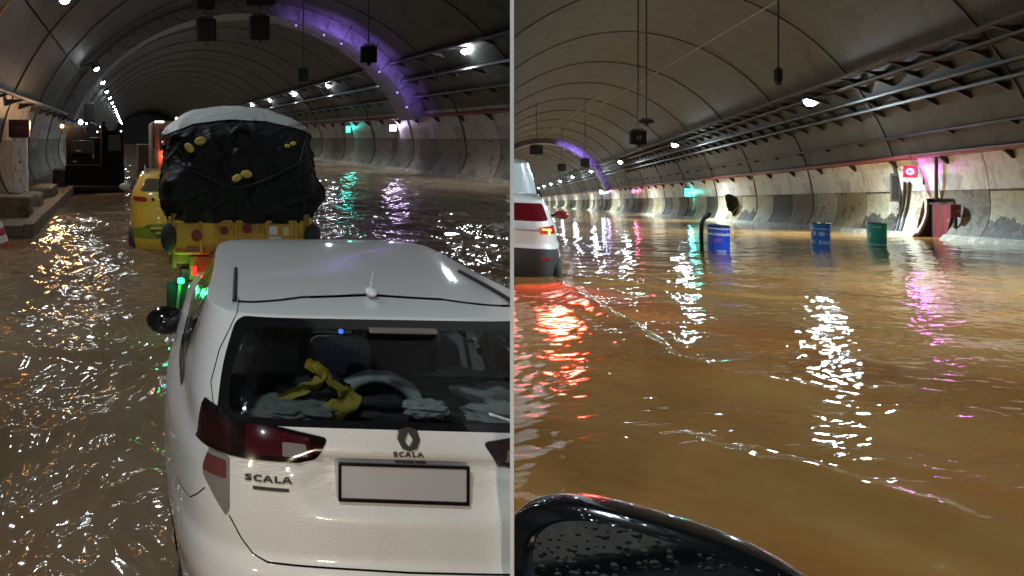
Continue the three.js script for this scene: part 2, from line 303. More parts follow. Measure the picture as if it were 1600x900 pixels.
const waterR = obj('flood_water_right', waterSheet(1.9, 282, 800, 500, (s) => DIV * s + 0.002, (s) => Math.max(DIV * s + 0.05, 19.2 + 0.571 * s), heightR, waterY), muddy(0.43, 0.215, 0.066, 0.0015, 0.05));
tag(waterR, 'smooth muddy orange brown flood water in the right bore', null, null, 'structure');
tag(obj('road', clip(box(40, 0.2, 240, 8, -1.2, -104), new THREE.Plane(DN.clone().negate(), -0.003)), plain(0.05, 0.05, 0.05, 0.9)), 'flooded road bed under the left water', null, null, 'structure');

// ---------------------------------------------------------------- lamps
function lampModel(name, label, pos, aim, color, cd, size, group, glowK, fixAt) {
  const t = thing(name, label, 'lamp', pos.toArray(), 0, group), dir = aim.clone().sub(pos).normalize(), q = new THREE.Quaternion().setFromUnitVectors(V(0, 0, 1), dir);
  const turnG = (g) => g.applyQuaternion(q);
  obj('housing', turnG(merge([rbox(size * 1.35, size * 1.2, 0.14, 0, 0, -0.1, 0.03), ...[-0.4, -0.2, 0, 0.2, 0.4].map((k) => box(0.012, size, 0.07, k * size, 0, -0.2))])), M.darkSteel, t);
  obj('lamp_lens', turnG(new THREE.SphereGeometry(size / 2, 20, 10, 0, Math.PI * 2, 0, Math.PI / 2).rotateX(Math.PI / 2).translate(0, 0, -0.03)), glow(...color, glowK), t);
  obj('bracket', turnG(merge([box(0.03, 0.05, 0.3, size * 0.72, 0, -0.2), box(0.03, 0.05, 0.3, -size * 0.72, 0, -0.2), box(size * 1.5, 0.05, 0.03, 0, 0, -0.36)])), M.darkSteel, t);
  if (fixAt) obj('mounting_arm', rod(dir.clone().multiplyScalar(-0.35), fixAt.clone().sub(pos), 0.035, 8), M.darkSteel, t);
  const L = new THREE.SpotLight(C(...color), cd, 0, 1.3, 0.6, 2); L.position.copy(dir.clone().multiplyScalar(size / 2 + 0.01)); L.target.position.copy(dir.clone().multiplyScalar(3)); L.castShadow = true; L.shadow.radius = size / 2 / 0.02; L.name = 'floodlight_beam';
  t.add(L, L.target);
  return t;
}
const cool = [0.86, 0.95, 1.0], nth = ['nearest', 'second', 'third', 'fourth', 'fifth', 'sixth', 'seventh', 'eighth', 'ninth', 'tenth', 'eleventh', 'twelfth', 'thirteenth', 'fourteenth', 'fifteenth', 'sixteenth', 'seventeenth', 'eighteenth', 'nineteenth', 'twentieth'];
for (let k = -3; k < 17; k++) { const s = 29.5 + 10.1 * k; if (k === -1 || k === -2) continue; lampModel('tunnel_floodlight', k < 0 ? 'floodlight on the right wall behind the camera' : `${nth[k]} floodlight in the right-hand row of the purple arch bore`, V(15.58, 6.08, -s), V(12.4, 0, -s), cool, 165, 0.36, 'right-hand floodlights of the left bore', 160); }
for (let k = -3; k < 20; k++) { const s = 16.2 + 8.3 * k; if (k === 1) continue; lampModel('tunnel_floodlight', k < 0 ? `floodlight on the left vault behind the camera, ${nth[-k - 1]} backwards` : `${nth[k > 1 ? k - 1 : k]} floodlight in the row over the dark lorry`, V(-1.58, 5.6, -s), V(1.0, 0, -s), cool, 38, 0.26, 'left-hand floodlights of the left bore', 120, V(-2.4, 5.75, -s)); }
for (let k = -1; k < 10; k++) { const s = 30.85 + 22.95 * k; lampModel('tunnel_floodlight', k < 0 ? 'floodlight on the wall outside the right view' : `${nth[k]} floodlight along the wall with the cable trays`, R3(15.3, 6.31, s), R3(12.3, 0, s), [0.74, 0.92, 1.0], 1020, 0.42, 'floodlights of the right bore', 220, R3(17.3, 6.8, s)); }

// ---------------------------------------------------------------- pipes, trays and fittings on the walls
function prism(b, pts, s0, s1) {      // a straight bar of that section along the bore
  const n = pts.length, g = grid(n, 1, (i, j) => b.map(...pts[Math.round(i * n) % n], j ? s1 : s0)).toNonIndexed();
  const cap = (s) => { const q = []; for (let i = 1; i + 1 < n; i++) for (const k of [0, i, i + 1]) q.push(...b.map(...pts[k], s)); const c = new THREE.BufferGeometry(); c.setAttribute('position', new THREE.Float32BufferAttribute(q, 3)); return c; };
  g.deleteAttribute('normal'); g.computeVertexNormals();
  return merge([g, cap(s0), cap(s1)]);
}
const barAt = (r, v, w, h) => [[r - w / 2, v - h / 2], [r + w / 2, v - h / 2], [r + w / 2, v + h / 2], [r - w / 2, v + h / 2]];
const vaultAt = (b, r) => BELLY + (b.top - BELLY) * Math.pow(1 - (r / HALF) ** 2, 1 / 1.75);
function run(key, name, label, cat, r, v, o) {
  const b = bores[key], t = thing(name, label, cat, [0, 0, 0], 0, o.group), sg = Math.sign(r), wallR = sg * halfWidth(b, v);
  if (o.pipe) obj('pipe', new THREE.TubeGeometry(new THREE.LineCurve3(V(...b.map(r, v, o.from)), V(...b.map(r, v, o.to))), 1, o.pipe, 14), o.mat, t);
  else { obj('rail', prism(b, barAt(r - 0.12, v, 0.03, 0.09), o.from, o.to), M.steel, t); obj('tray_bed', prism(b, barAt(r + 0.06, v - 0.03, 0.34, 0.02), o.from, o.to), M.darkSteel, t); obj('cable', prism(b, barAt(r + 0.08, v + 0.02, 0.2, 0.07), o.from, o.to), M.rubber, t); }
  if (o.couple) for (let s = o.from + 3; s < Math.min(o.to, 90); s += o.couple) obj('coupling', new THREE.TubeGeometry(new THREE.LineCurve3(V(...b.map(r, v, s)), V(...b.map(r, v, s + 0.22))), 1, o.pipe * 1.28, 14), o.mat, t);
  for (let s = o.from + 0.8; s < Math.min(o.to, o.until ?? 95); s += o.every) obj('bracket', prism(b, [[r - sg * ((o.pipe ?? 0.1) + 0.08), v - (o.pipe ?? 0.05)], [wallR + sg * 0.05, v - (o.pipe ?? 0.05)], [sg * (halfWidth(b, v - o.drop) + 0.05), v - (o.pipe ?? 0.05) - o.drop], [sg * (halfWidth(b, v - o.drop) - 0.05), v - (o.pipe ?? 0.05) - o.drop]], s, s + 0.07), M.darkSteel, t);
  return clipThing(t, b.side);
}
const RC = 7.75, LC = 6.75;
run('right', 'fire_main_pipe', 'dark red water main running along the pale wall over the barrels', 'pipe', 18.3 - RC, 3.48, { pipe: 0.115, mat: M.redPipe, from: 12, to: 270, every: 3.3, drop: 0.3, couple: 6.4 });
run('right', 'conduit_pipe', 'thin dark conduit above the red main on the pale wall', 'pipe', 17.98 - RC, 4.38, { pipe: 0.05, mat: M.darkSteel, from: 12, to: 270, every: 3.1, drop: 0.12, couple: 2.6 });
[[15.75, 7.1, 'top'], [16.3, 6.75, 'second'], [16.9, 6.12, 'third'], [17.2, 5.66, 'lowest']].forEach(([u, v, w]) => run('right', 'cable_tray', `${w} cable tray of the four on the wall over the red main`, 'cable tray', u - RC, v, { from: 14, to: 270, every: 1.75, drop: 0.28, group: 'cable trays of the right bore', until: 84 }));
run('left', 'fire_main_pipe', 'dull red water main on the wall behind the white hatchback', 'pipe', 17.25 - LC, 3.32, { pipe: 0.09, mat: M.redPipe, from: 22, to: 210, every: 2.6, drop: 0.3, couple: 6.4 });
[[15.9, 5.3, 'lower'], [16.7, 4.4, 'lowest'], [15.2, 6.3, 'upper']].forEach(([x, v, w]) => run('left', 'cable_tray', `${w} cable tray on the dark wall under the purple arch`, 'cable tray', x - LC, v, { from: 22, to: 200, every: 2.2, drop: 0.2, group: 'cable trays of the left bore', until: 80 }));
run('left', 'fire_main_pipe', 'pipe along the dim wall over the white post', 'pipe', -10.15, 3.4, { pipe: 0.07, mat: M.steel, from: 4, to: 200, every: 2.6, drop: 0.2 });

// where a pixel of the photograph meets a bore's wall, d metres in front of it
function wallPoint(key, px, py, d = 0) {
  const b = bores[key], f = (s) => { const p = at(px, py, s), r = key === 'left' ? p.x - LC : p.x - 0.571 * s - RC, v = key === 'left' ? p.y : p.y - waterY(s); return r - (halfWidth(b, clamp(v, -0.9, b.top - 0.01)) - d); };
  let lo = 5, hi = 215; for (let i = 0; i < 50; i++) { const m = (lo + hi) / 2; if (f(m) < 0) lo = m; else hi = m; }
  return at(px, py, lo);
}
const yawR = -Math.atan(0.571);
// lane signals and boxes hung from the vault
function hung(key, px, py, s, w, h, label, extra = {}) {
  const p = at(px, py, s), b = bores[key], r = key === 'left' ? p.x - LC : p.x - 0.571 * s - RC, up = key === 'left' ? vaultAt(b, r) - p.y : vaultAt(b, r) + waterY(s) - p.y;
  const t = thing('lane_signal', label, 'lane signal', p.toArray(), key === 'left' ? 0 : yawR * 0.6, 'overhead lane signals');
  obj('housing', rbox(w, h, 0.22, 0, 0, 0, 0.03), M.black, t);
  obj('face', rbox(w * 0.86, h * 0.86, 0.02, 0, 0, 0.112, 0.008, 1), plain(0.012, 0.012, 0.013, 0.4, { specularIntensity: 0.5 }), t);
  obj('hanger', merge([cyl(0.025, 0.025, up - h / 2 + 0.1, 0, h / 2 + (up - h / 2) / 2, 0, 8), box(w * 0.7, 0.06, 0.06, 0, h / 2 + 0.05, 0), box(0.12, 0.12, 0.12, 0, -h / 2 - 0.05, 0)]), M.darkSteel, t);
  if (extra.mark) obj('signal_mark', new THREE.TorusGeometry(w * 0.11, w * 0.03, 6, 14).translate(0, 0, 0.13), plain(0.35, 0.3, 0.3, 0.4), t);
  return t;
}
hung('left', 322, 47, 18, 0.56, 0.62, 'dark square lane signal hanging left of the vault centre');
hung('left', 405, 44, 18, 0.56, 0.66, 'dark square lane signal hanging over the tarpaulin truck');
hung('left', 406, -3, 15, 0.7, 0.34, 'dark box at the top edge above the hanging signals');
hung('left', 576, 85, 25, 0.6, 0.66, 'dark lane signal in front of the bright purple arch');
hung('left', 474, 118, 34, 0.5, 0.72, 'small dark signal beside the smaller purple floodlights');
hung('left', 140, 176, 34, 0.55, 0.95, 'tall dark box hanging over the dark lorry');
hung('left', 320, 8, 16.5, 0.5, 0.22, 'small dark fan bracket above the left lane signal');
hung('right', 997, 215, 29, 0.62, 0.64, 'dark lane signal with a small mark beside the second floodlight', { mark: 1 });
hung('right', 838, 234, 60, 1.05, 0.85, 'dark signal box hanging above the white van');
hung('right', 914, 254, 62, 0.7, 0.8, 'small dark signal in front of the far purple arch');
hung('right', 878, 262, 80, 0.9, 0.9, 'far dark box between the van and the far purple arch');
hung('right', 1010, 190, 28, 0.5, 0.14, 'thin bracket arm above the marked lane signal');
hung('right', 1216, 118, 24, 0.16, 0.5, 'slim camera housing left of the nearest right floodlight');

// ring with purple light in the vault
function purpleArch(key, s, label, cd, n) {
  const b = bores[key], t = thing('portal_arch', label, 'arch'), line = vaultLine(b, 3.4, 44), inner = inward(line, 0.75);
  const face = (S) => grid(44, 1, (i, j) => { const k = Math.round(i * 44); return [...b.map(...(j ? inner[k] : line[k]), S), i * 30, j]; });
  obj('arch_band', merge([face(s), sheet(b, inner, s, s + 2.2, 2), face(s + 2.2)]), plain(0.2, 0.2, 0.22, 0.55, { map: rep(T.grime, 0.5) }), t);
  const lampMat = glow(0.45, 0.25, 1.0, 1.5);
  for (let k = 0; k < n; k++) {
    const a = line[2 + Math.round(k * 17 / n)], q = inward(line, 1.25)[2 + Math.round(k * 17 / n)], P = V(...b.map(...q, s - 0.9));
    const L = new THREE.SpotLight(C(0.4, 0.22, 1.0), cd * [0.35, 0.5, 0.8, 1.15, 1.3, 0.9, 0.45][k % 7], 0, 1.3, 1.0, 2); L.position.copy(P); L.target.position.set(...b.map(...line[2 + Math.round(k * 17 / n)], s + 0.1)); t.add(L.target); L.castShadow = true; L.shadow.radius = 4; L.name = 'arch_glow';
    t.add(L); obj('lamp_tube', new THREE.SphereGeometry(0.06, 10, 8).translate(P.x, P.y, P.z), lampMat, t);
    obj('lamp_arm', rod(P, V(...b.map(...a, s - 0.9)), 0.02, 6), M.darkSteel, t);
  }
  return clipThing(t, b.side);
}
purpleArch('left', 37, 'vault ring glowing purple behind the nearer floodlights', 9, 7);
purpleArch('right', 100, 'far vault ring glowing purple above the white van', 30, 6);

// lit signs on the walls
function wallSign(key, px, py, w, h, color, k, cd, label, name = 'wall_sign', face) {
  const p = wallPoint(key, px, py, 0.3), t = thing(name, label, 'sign', p.toArray(), key === 'left' ? -0.5 : -1.0);
  obj('housing', rbox(w * 1.25, h * 1.2, 0.16, 0, 0, -0.09, 0.03), M.black, t);
  obj('sign_face', face ?? rbox(w, h, 0.02, 0, 0, 0.0, 0.01, 1), glow(...color, k), t);
  obj('mount_arm', box(0.05, 0.05, 0.5, 0, 0, -0.4), M.darkSteel, t);
  const L = new THREE.PointLight(C(...color), cd, 0, 2); L.position.set(0, 0, 0.12); L.castShadow = true; L.shadow.radius = 6; L.name = 'sign_glow'; t.add(L);
  return t;
}
wallSign('left', 544, 202, 0.34, 0.52, [0.1, 0.95, 0.75], 2.2, 2, 'small glowing teal exit sign on the dark wall');
wallSign('left', 614, 200, 0.42, 0.42, [0.75, 0.6, 1.0], 4, 4, 'glowing white and violet sign under the purple arch');
wallSign('right', 1075, 301, 0.5, 0.78, [0.12, 0.95, 0.8], 2.5, 5, 'glowing teal exit sign on the pale curved wall');
wallSign('right', 990, 299, 0.4, 0.5, [1.0, 0.15, 0.3], 3, 4, 'tiny glowing red sign far along the pale wall');
wallSign('right', 940, 300, 0.7, 0.7, [0.6, 0.7, 1.0], 4, 6, 'tiny white blue sign under the far purple arch');
wallSign('right', 948, 299, 0.5, 0.7, [0.85, 0.5, 1.0], 3, 4, 'tiny violet sign under the far purple arch');
{ // pink-lit call point over the red door
  const p = wallPoint('right', 1422, 268, 0.35), t = thing('warning_light', 'square red warning light glowing pink over the red door', 'warning light', p.toArray(), -1.15);
  obj('housing', merge([box(0.36, 0.04, 0.22, 0, 0.24, -0.02), box(0.36, 0.04, 0.22, 0, -0.24, -0.02), box(0.04, 0.44, 0.22, -0.16, 0, -0.02), box(0.04, 0.44, 0.22, 0.16, 0, -0.02), box(0.3, 0.44, 0.03, 0, 0, -0.1)]), plain(0.5, 0.03, 0.03, 0.4), t);
  obj('lamp_ring', new THREE.TorusGeometry(0.1, 0.055, 10, 24).scale(0.8, 1, 1), glow(1.0, 0.28, 0.75, 4), t);
  obj('lamp_core', sph(0.06, 0, 0, 0.02), glow(1.0, 0.12, 0.03, 1.5), t);
  obj('mount', merge([box(0.05, 0.9, 0.05, 0.36, -0.1, -0.12), box(0.5, 0.05, 0.05, 0.12, 0.2, -0.25)]), M.darkSteel, t);
  const L = new THREE.PointLight(C(0.9, 0.15, 1.0), 2.2, 0, 2); L.position.set(0, 0, 0.4); L.castShadow = true; L.shadow.radius = 8; L.name = 'warning_glow'; t.add(L);
}
{ // recess with the red door
  const b = bores.right, t = thing('red_door', 'dull red steel door in a dark recess in the pale wall', 'door');
  const fl = halfWidth(b, 0), P = (r, v, s) => V(...b.map(r, v, s)), quad = (a, c, d, e) => { const g = new THREE.BufferGeometry(); g.setAttribute('position', new THREE.Float32BufferAttribute([a, c, d, a, d, e].flatMap((q) => q.toArray()), 3)); g.computeVertexNormals(); return g; };
  const deep = fl + 0.85, s0 = 26.0, s1 = 27.9, top = 1.66;
  const sideWall = (s) => quad(P(fl + 0.02, -0.5, s), P(deep, -0.5, s), P(deep, top, s), P(halfWidth(b, top), top, s));
  obj('recess_lining', merge([sideWall(s0), sideWall(s1), quad(P(halfWidth(b, top), top, s0), P(deep, top, s0), P(deep, top, s1), P(halfWidth(b, top), top, s1)), quad(P(deep, -0.5, s0), P(deep, -0.5, s1), P(deep, top, s1), P(deep, top, s0))]), plain(0.16, 0.07, 0.07, 0.6), t);
  obj('door_leaf', prism(b, barAt(deep - 0.25, 0.55, 0.06, 1.7), s0 + 0.12, s1 - 0.55), plain(0.2, 0.035, 0.04, 0.5, { map: rep(T.grime, 0.7) }), t);
  obj('door_handle', prism(b, barAt(deep - 0.34, 0.75, 0.06, 0.12), s0 + 0.25, s0 + 0.4), M.steel, t);
  obj('door_frame', merge([prism(b, barAt(deep - 0.2, 1.45, 0.1, 0.1), s0 + 0.05, s1 - 0.05), prism(b, barAt(deep - 0.2, 0.5, 0.1, 2.0), s1 - 0.5, s1 - 0.42)]), M.darkSteel, t);
}
function wallBox(px, py, w, h, d, mat, label, name, turn = -0.95, extra) {
  const p = wallPoint('right', px, py, d), t = thing(name, label, 'cabinet', p.toArray(), turn);
  obj('case', rbox(w, h, d, 0, 0, 0, 0.02), mat, t);
  obj('lid', rbox(w * 0.86, h * 0.86, 0.03, 0, 0, d / 2 + 0.008, 0.01, 1), mat, t);
  obj('latch', rbox(0.05, 0.09, 0.04, w * 0.3, 0, d / 2 + 0.03, 0.008, 1), M.steel, t);
  extra?.(t);
  return t;
}
wallBox(1398, 326, 0.3, 0.5, 0.24, plain(0.55, 0.54, 0.5, 0.5, { map: rep(T.grime, 1) }), 'pale junction box on the wall behind the teal barrel', 'junction_box', -0.95, (t) => { obj('stand', merge([cyl(0.04, 0.04, 1.0, 0.1, -0.75, 0, 8), box(0.3, 0.1, 0.2, -0.05, -1.2, 0.1)]), M.darkSteel, t); });
wallBox(1493, 329, 0.26, 0.52, 0.26, plain(0.13, 0.012, 0.015, 0.45), 'dark red hydrant box right of the red door', 'hydrant_box', -0.9, (t) => { obj('hose_stub', merge([cyl(0.05, 0.05, 0.4, 0, -0.48, 0, 10), cyl(0.07, 0.07, 0.08, 0, -0.66, 0, 10)]), M.darkSteel, t); });
{ const a = wallPoint('right', 1463, 246, 0.12), c = wallPoint('right', 1463, 310, 0.1), t = obj('riser_pipe', merge([rod(a, c, 0.05, 10), sph(0.075, c.x, c.y, c.z)]), M.darkSteel); tag(t, 'dark vertical pipe dropping from the red main to the door', 'pipe'); }
{ const t = thing('hose_locker', 'narrow grey steel locker on the wall left of the pink light', 'locker', wallPoint('right', 1399, 293, 0.15).toArray(), -0.95); obj('case', rbox(0.32, 1.3, 0.2, 0, 0, 0, 0.02), plain(0.16, 0.15, 0.13, 0.5), t); obj('door_panel', rbox(0.2, 1.1, 0.02, 0, 0, 0.11, 0.008, 1), M.darkSteel, t); }
{ // conduits bending down the wall by the door
  for (const [px, lab] of [[1412, 'left'], [1419, 'right']]) { const pts = [[px + 2, 285], [px + 1, 300], [px - 1, 320], [px - 6, 340], [px - 12, 362]].map(([x, y]) => wallPoint('right', x, y, 0.06)); tag(obj('cable_conduit', tube(pts, 0.05, 8), M.darkSteel), `bent dark conduit under the pink light, ${lab} of the pair`, 'conduit'); }
}
{ // loose waterproof sheet hanging off the far wall
  const p = wallPoint('right', 1147, 325, 0.2), w = 1.0, h = 1.9;
  const g = grid(14, 18, (i, j) => { const k = 1 - 0.55 * Math.pow(j, 1.5) * (1 - i) ; const x = (i - 0.5) * w * (1 - 0.45 * j), y = (0.5 - j) * h + 0.12 * Math.sin(i * 7), z = 0.14 * Math.sin(i * 9 + j * 4) + 0.1 * n2(i * 4, j * 4) + 0.15 * Math.exp(-j * 5) * (1 - i); return [x, y * k + (1 - k) * 0.3, z]; });
  const t = thing('torn_sheet', 'torn black sheet peeling off the pale wall behind the first barrel', 'sheet', p.toArray(), -0.9);
  obj('sheet_cloth', g, M.rubber, t);
  obj('torn_edge', tube([[0.36, 0.3, 0.2], [0.1, -0.1, 0.2], [-0.05, -0.4, 0.2], [-0.08, -0.7, 0.16]], 0.022, 6), plain(0.4, 0.4, 0.37, 0.7), t);
}
for (const [a, c, lab] of [[at(845, 216, 93), at(1222, -3, 26.5), 'longer'], [at(850, 211, 92), at(952, 136, 40), 'shorter']]) tag(obj('ceiling_cable', tube([a, a.clone().lerp(c, 0.5).add(V(0, -0.15, 0)), c], 0.035, 6, 24), plain(0.3, 0.29, 0.28, 0.5)), `${lab} of two pale cables strung under the dark vault`, 'cable');

// ---------------------------------------------------------------- left side walkway
const walk = thing('walkway', 'raised concrete walkway along the left wall', null); walk.userData.kind = 'structure';
obj('walkway_slab', box(3.2, 1.2, 180, -3.8, -0.34, -103.5), M.kerb, walk);
for (let s = 13.5, k = 0; s < 60; s += 1.5, k++) { obj('kerb_stone', rbox(0.22, 1.0, 1.46, -2.1, -0.2 + 0.012 * rnd(), -s - 0.75, 0.03, 1), M.kerb, walk); }
{ const p = at(31, 298, 21.5); const t = thing('signal_post', 'white post carrying a dark red box on the left walkway', 'signal post', [p.x, 0.25, p.z]);
  obj('post', merge([rbox(0.5, 1.15, 0.3, 0, 1.3, 0, 0.02), rbox(0.46, 0.8, 0.26, 0.04, 0.4, 0, 0.02)]), plain(0.8, 0.79, 0.77, 0.5, { map: rep(T.grime, 1) }), t);
  obj('box', rbox(0.68, 0.6, 0.4, 0.0, 2.16, 0.02, 0.03), plain(0.07, 0.012, 0.018, 0.4), t);
  obj('emblem', new THREE.TorusGeometry(0.07, 0.02, 6, 16).scale(1.3, 0.8, 1).translate(0, 2.16, 0.23), plain(0.4, 0.1, 0.1, 0.4), t);
  obj('lock', sph(0.04, 0.03, 1.05, 0.15), M.black, t); }
const rough = (w, h, d, k, seg = 10) => { const g = new RoundedBoxGeometry(w, h, d, 4, 0.08), P = g.attributes.position; for (let i = 0; i < P.count; i++) { const x = P.getX(i), y = P.getY(i), z = P.getZ(i); P.setXYZ(i, x + k * n3(x * 3, y * 3, z * 3), y + k * n3(x * 3 + 9, y * 3, z * 3), z + k * n3(x * 3, y * 3 + 9, z * 3)); } const m = mergeVertices((g.deleteAttribute('normal'), g.deleteAttribute('uv'), g)); m.computeVertexNormals(); m.setAttribute('uv', new THREE.Float32BufferAttribute(new Float32Array(m.attributes.position.count * 2).map((_, i) => m.attributes.position.array[(i >> 1) * 3 + (i & 1)]), 2)); return m; };
for (const [px, py, s, w, h, d, lab] of [[20, 330, 15.3, 0.9, 0.75, 0.9, 'rough dark concrete block at the left edge of the water'], [50, 322, 17.5, 0.55, 0.75, 0.7, 'smaller broken block behind the rough one by the kerb'], [70, 300, 20.5, 0.7, 0.4, 1.4, 'broken concrete slab lying on the left kerb'], [92, 282, 24, 0.42, 0.85, 0.6, 'dark lump standing beside the dark lorry']]) { const p = at(px, py, s); tag(obj('concrete_block', rough(w, h, d, 0.06).translate(p.x, p.y, p.z), lab.startsWith('dark lump') ? M.rubber : M.kerb), lab, 'concrete block'); }
{ const p = at(3, 368, 12.4), t = thing('barrier_marker', 'leaning red and white marker at the left edge', 'marker', p.toArray()); t.rotation.z = 0.35; for (let k = 0; k < 4; k++) obj('stripe', box(0.16, 0.14, 0.05, 0, 0.21 - k * 0.14, 0), k % 2 ? plain(0.45, 0.08, 0.06, 0.5) : M.white, t); }
{ const t = thing('wall_lamp', 'orange lamp on the left wall just outside the view', 'lamp', [-3.0, 4.6, -13.5]); obj('lamp_globe', sph(0.12), glow(1, 0.45, 0.1, 6), t); obj('arm', rod([0, 0, 0], [-0.9, 0.2, 0], 0.03), M.darkSteel, t); const L = new THREE.PointLight(C(1.0, 0.42, 0.1), 8, 0, 2); L.position.set(0.05, 0, 0); L.castShadow = true; L.shadow.radius = 6; L.name = 'orange_glow'; t.add(L); }

// ---------------------------------------------------------------- vehicles
// A body is a stack of plan outlines: at height Y the half width w, the distance of the rear and of the front from the tail, and how square the plan is.
function planBody(rows, roof, o = {}) {
  const col = (k) => monotone(rows.map((r) => r[0]), rows.map((r) => r[k])), W = col(1), A = col(2), B = col(3), N = col(4), cols = o.cols ?? 160, Ys = [];
  for (let i = 0; i <= (o.rows ?? 70); i++) Ys.push(lerp(rows[0][0], rows.at(-1)[0], i / (o.rows ?? 70)));
  const loops = Ys.map((Y) => [Y, W(Y), A(Y), B(Y), N(Y)]);
  const last = loops.at(-1);
  if (roof) for (let i = 1; i <= 22; i++) { const k = Math.cos(i / 22 * Math.PI / 2), kk = Math.max(k, 0.004), c = lerp(last[2], last[3], roof.centre); loops.push([last[0] + roof.rise * Math.pow(1 - Math.pow(k, roof.flat ?? 2.4), 0.85), last[1] * kk, c + (last[2] - c) * kk, c + (last[3] - c) * kk, lerp(2.6, last[4], k)]); }
  const lines = loops.map(([Y, w, a, b, n]) => {
    const mid = (a + b) / 2, half = (b - a) / 2, dense = [];
    for (let i = 0; i <= 720; i++) { const t = i / 720 * Math.PI * 2, c = Math.sin(t), d = -Math.cos(t); dense.push([Math.sign(c) * Math.pow(Math.abs(c), 2 / n) * w, mid + Math.sign(d) * Math.pow(Math.abs(d), 2 / n) * half]); }
    const arc = [0]; for (let i = 1; i <= 720; i++) arc.push(arc[i - 1] + Math.hypot(dense[i][0] - dense[i - 1][0], dense[i][1] - dense[i - 1][1]));
    const out = []; let q = 0;
    for (let i = 0; i <= cols; i++) { const L = arc[720] * i / cols; while (q < 719 && arc[q + 1] < L) q++; const f = (L - arc[q]) / (arc[q + 1] - arc[q] || 1); out.push([lerp(dense[q][0], dense[q + 1][0], f), Y, lerp(dense[q][1], dense[q + 1][1], f), L]); }
    return out;
  });
  const n = lines.length - 1, up = [0]; for (let j = 1; j <= n; j++) up.push(up[j - 1] + Math.hypot(lines[j][0][1] - lines[j - 1][0][1], lines[j][0][2] - lines[j - 1][0][2]));
  let g = grid(cols, n, (i, j) => { const p = lines[Math.round(j * n)][Math.round(i * cols)]; let [x, y, z] = p; if (o.shape) [x, y, z] = o.shape(x, y, z); return [x, y, -z, p[3] - lines[Math.round(j * n)][cols][3] / 2, up[Math.round(j * n)]]; });
  // weld the seam for smooth normals
  const N2 = g.attributes.normal; for (let j = 0; j <= n; j++) { const a = j * (cols + 1), b = a + cols, v = V(N2.getX(a) + N2.getX(b), N2.getY(a) + N2.getY(b), N2.getZ(a) + N2.getZ(b)).normalize(); N2.setXYZ(a, v.x, v.y, v.z); N2.setXYZ(b, v.x, v.y, v.z); }
  const outward = N2.getZ(Math.floor(n / 3) * (cols + 1)) > 0; if (!outward) { const ix = g.index.array; for (let i = 0; i < ix.length; i += 3) { const t = ix[i + 1]; ix[i + 1] = ix[i + 2]; ix[i + 2] = t; } for (let i = 0; i < N2.array.length; i++) N2.array[i] *= -1; }
  return g.toNonIndexed();
}
function tailZ(rows, x, y) { const col = (k) => monotone(rows.map((r) => r[0]), rows.map((r) => r[k]))(y), w = col(1), a = col(2), b = col(3), n = col(4); return (a + b) / 2 - (b - a) / 2 * Math.pow(Math.max(0, 1 - Math.pow(Math.min(1, Math.abs(x) / w), n)), 1 / n); }
const rearCut = (shape, z0 = -0.9, z1 = 0.3) => extr(shape, z1 - z0).translate(0, 0, z0);               // outline in x and y, through the tail
const sideCut = (shape, sg) => { const g = extr(shape, 0.8); g.rotateY(Math.PI / 2); return sg > 0 ? g.translate(0.3, 0, 0) : g.translate(-1.1, 0, 0); };   // outline in distance from the tail and y
const sidePoly = (pts, r) => roundPoly(pts.map(([z, y]) => [z, y]), r);
const flipX = (pts) => pts.map(([x, y]) => [-x, y]).reverse();
const strip = (pts, w) => { const L = [], R = []; pts.forEach((p, i) => { const a = pts[Math.max(0, i - 1)], b = pts[Math.min(pts.length - 1, i + 1)], tx = b[0] - a[0], ty = b[1] - a[1], l = Math.hypot(tx, ty); L.push([p[0] - ty / l * w / 2, p[1] + tx / l * w / 2]); R.push([p[0] + ty / l * w / 2, p[1] - tx / l * w / 2]); }); return poly([...L, ...R.reverse()]); };
const glassMat = (k = 0.35, tint = [1, 1.04, 1.02]) => std({ color: C(tint[0] * k, tint[1] * k, tint[2] * k), roughness: 0.02, transmission: 1, thickness: 0, ior: 1.5, bumpMap: rep(T.drops, 1 / 0.4), bumpScale: 0.0006 });
const paintMat = (r, g, b, wet = 0.0012) => plain(r, g, b, 0.38, { clearcoat: 1, clearcoatRoughness: 0.06, bumpMap: rep(T.drops, 1 / 0.55), bumpScale: wet });
const lensMat = (r, g, b) => plain(r, g, b, 0.15, { clearcoat: 1, clearcoatRoughness: 0.03 });
function wheel(parent, x, y, z, r = 0.31, w = 0.2) {
  const t = obj('wheel', new THREE.TorusGeometry(r - 0.07, 0.085, 12, 28).scale(1, 1, w / 0.17).rotateY(Math.PI / 2).translate(x, y, z), M.rubber, parent);
  obj('rim', new THREE.CylinderGeometry(r * 0.62, r * 0.62, w * 0.8, 20).rotateZ(Math.PI / 2).translate(x, y, z), M.steel, t);
}
const font = await new FontLoader().loadAsync('fonts/droid/droid_sans_bold.typeface.json');
const text = (str, size, depth, sx = 1) => { const g = new TextGeometry(str, { font, size, depth, curveSegments: 4 }); g.computeBoundingBox(); g.translate(-(g.boundingBox.min.x + g.boundingBox.max.x) / 2, 0, 0); return g.scale(sx, 1, 1); };

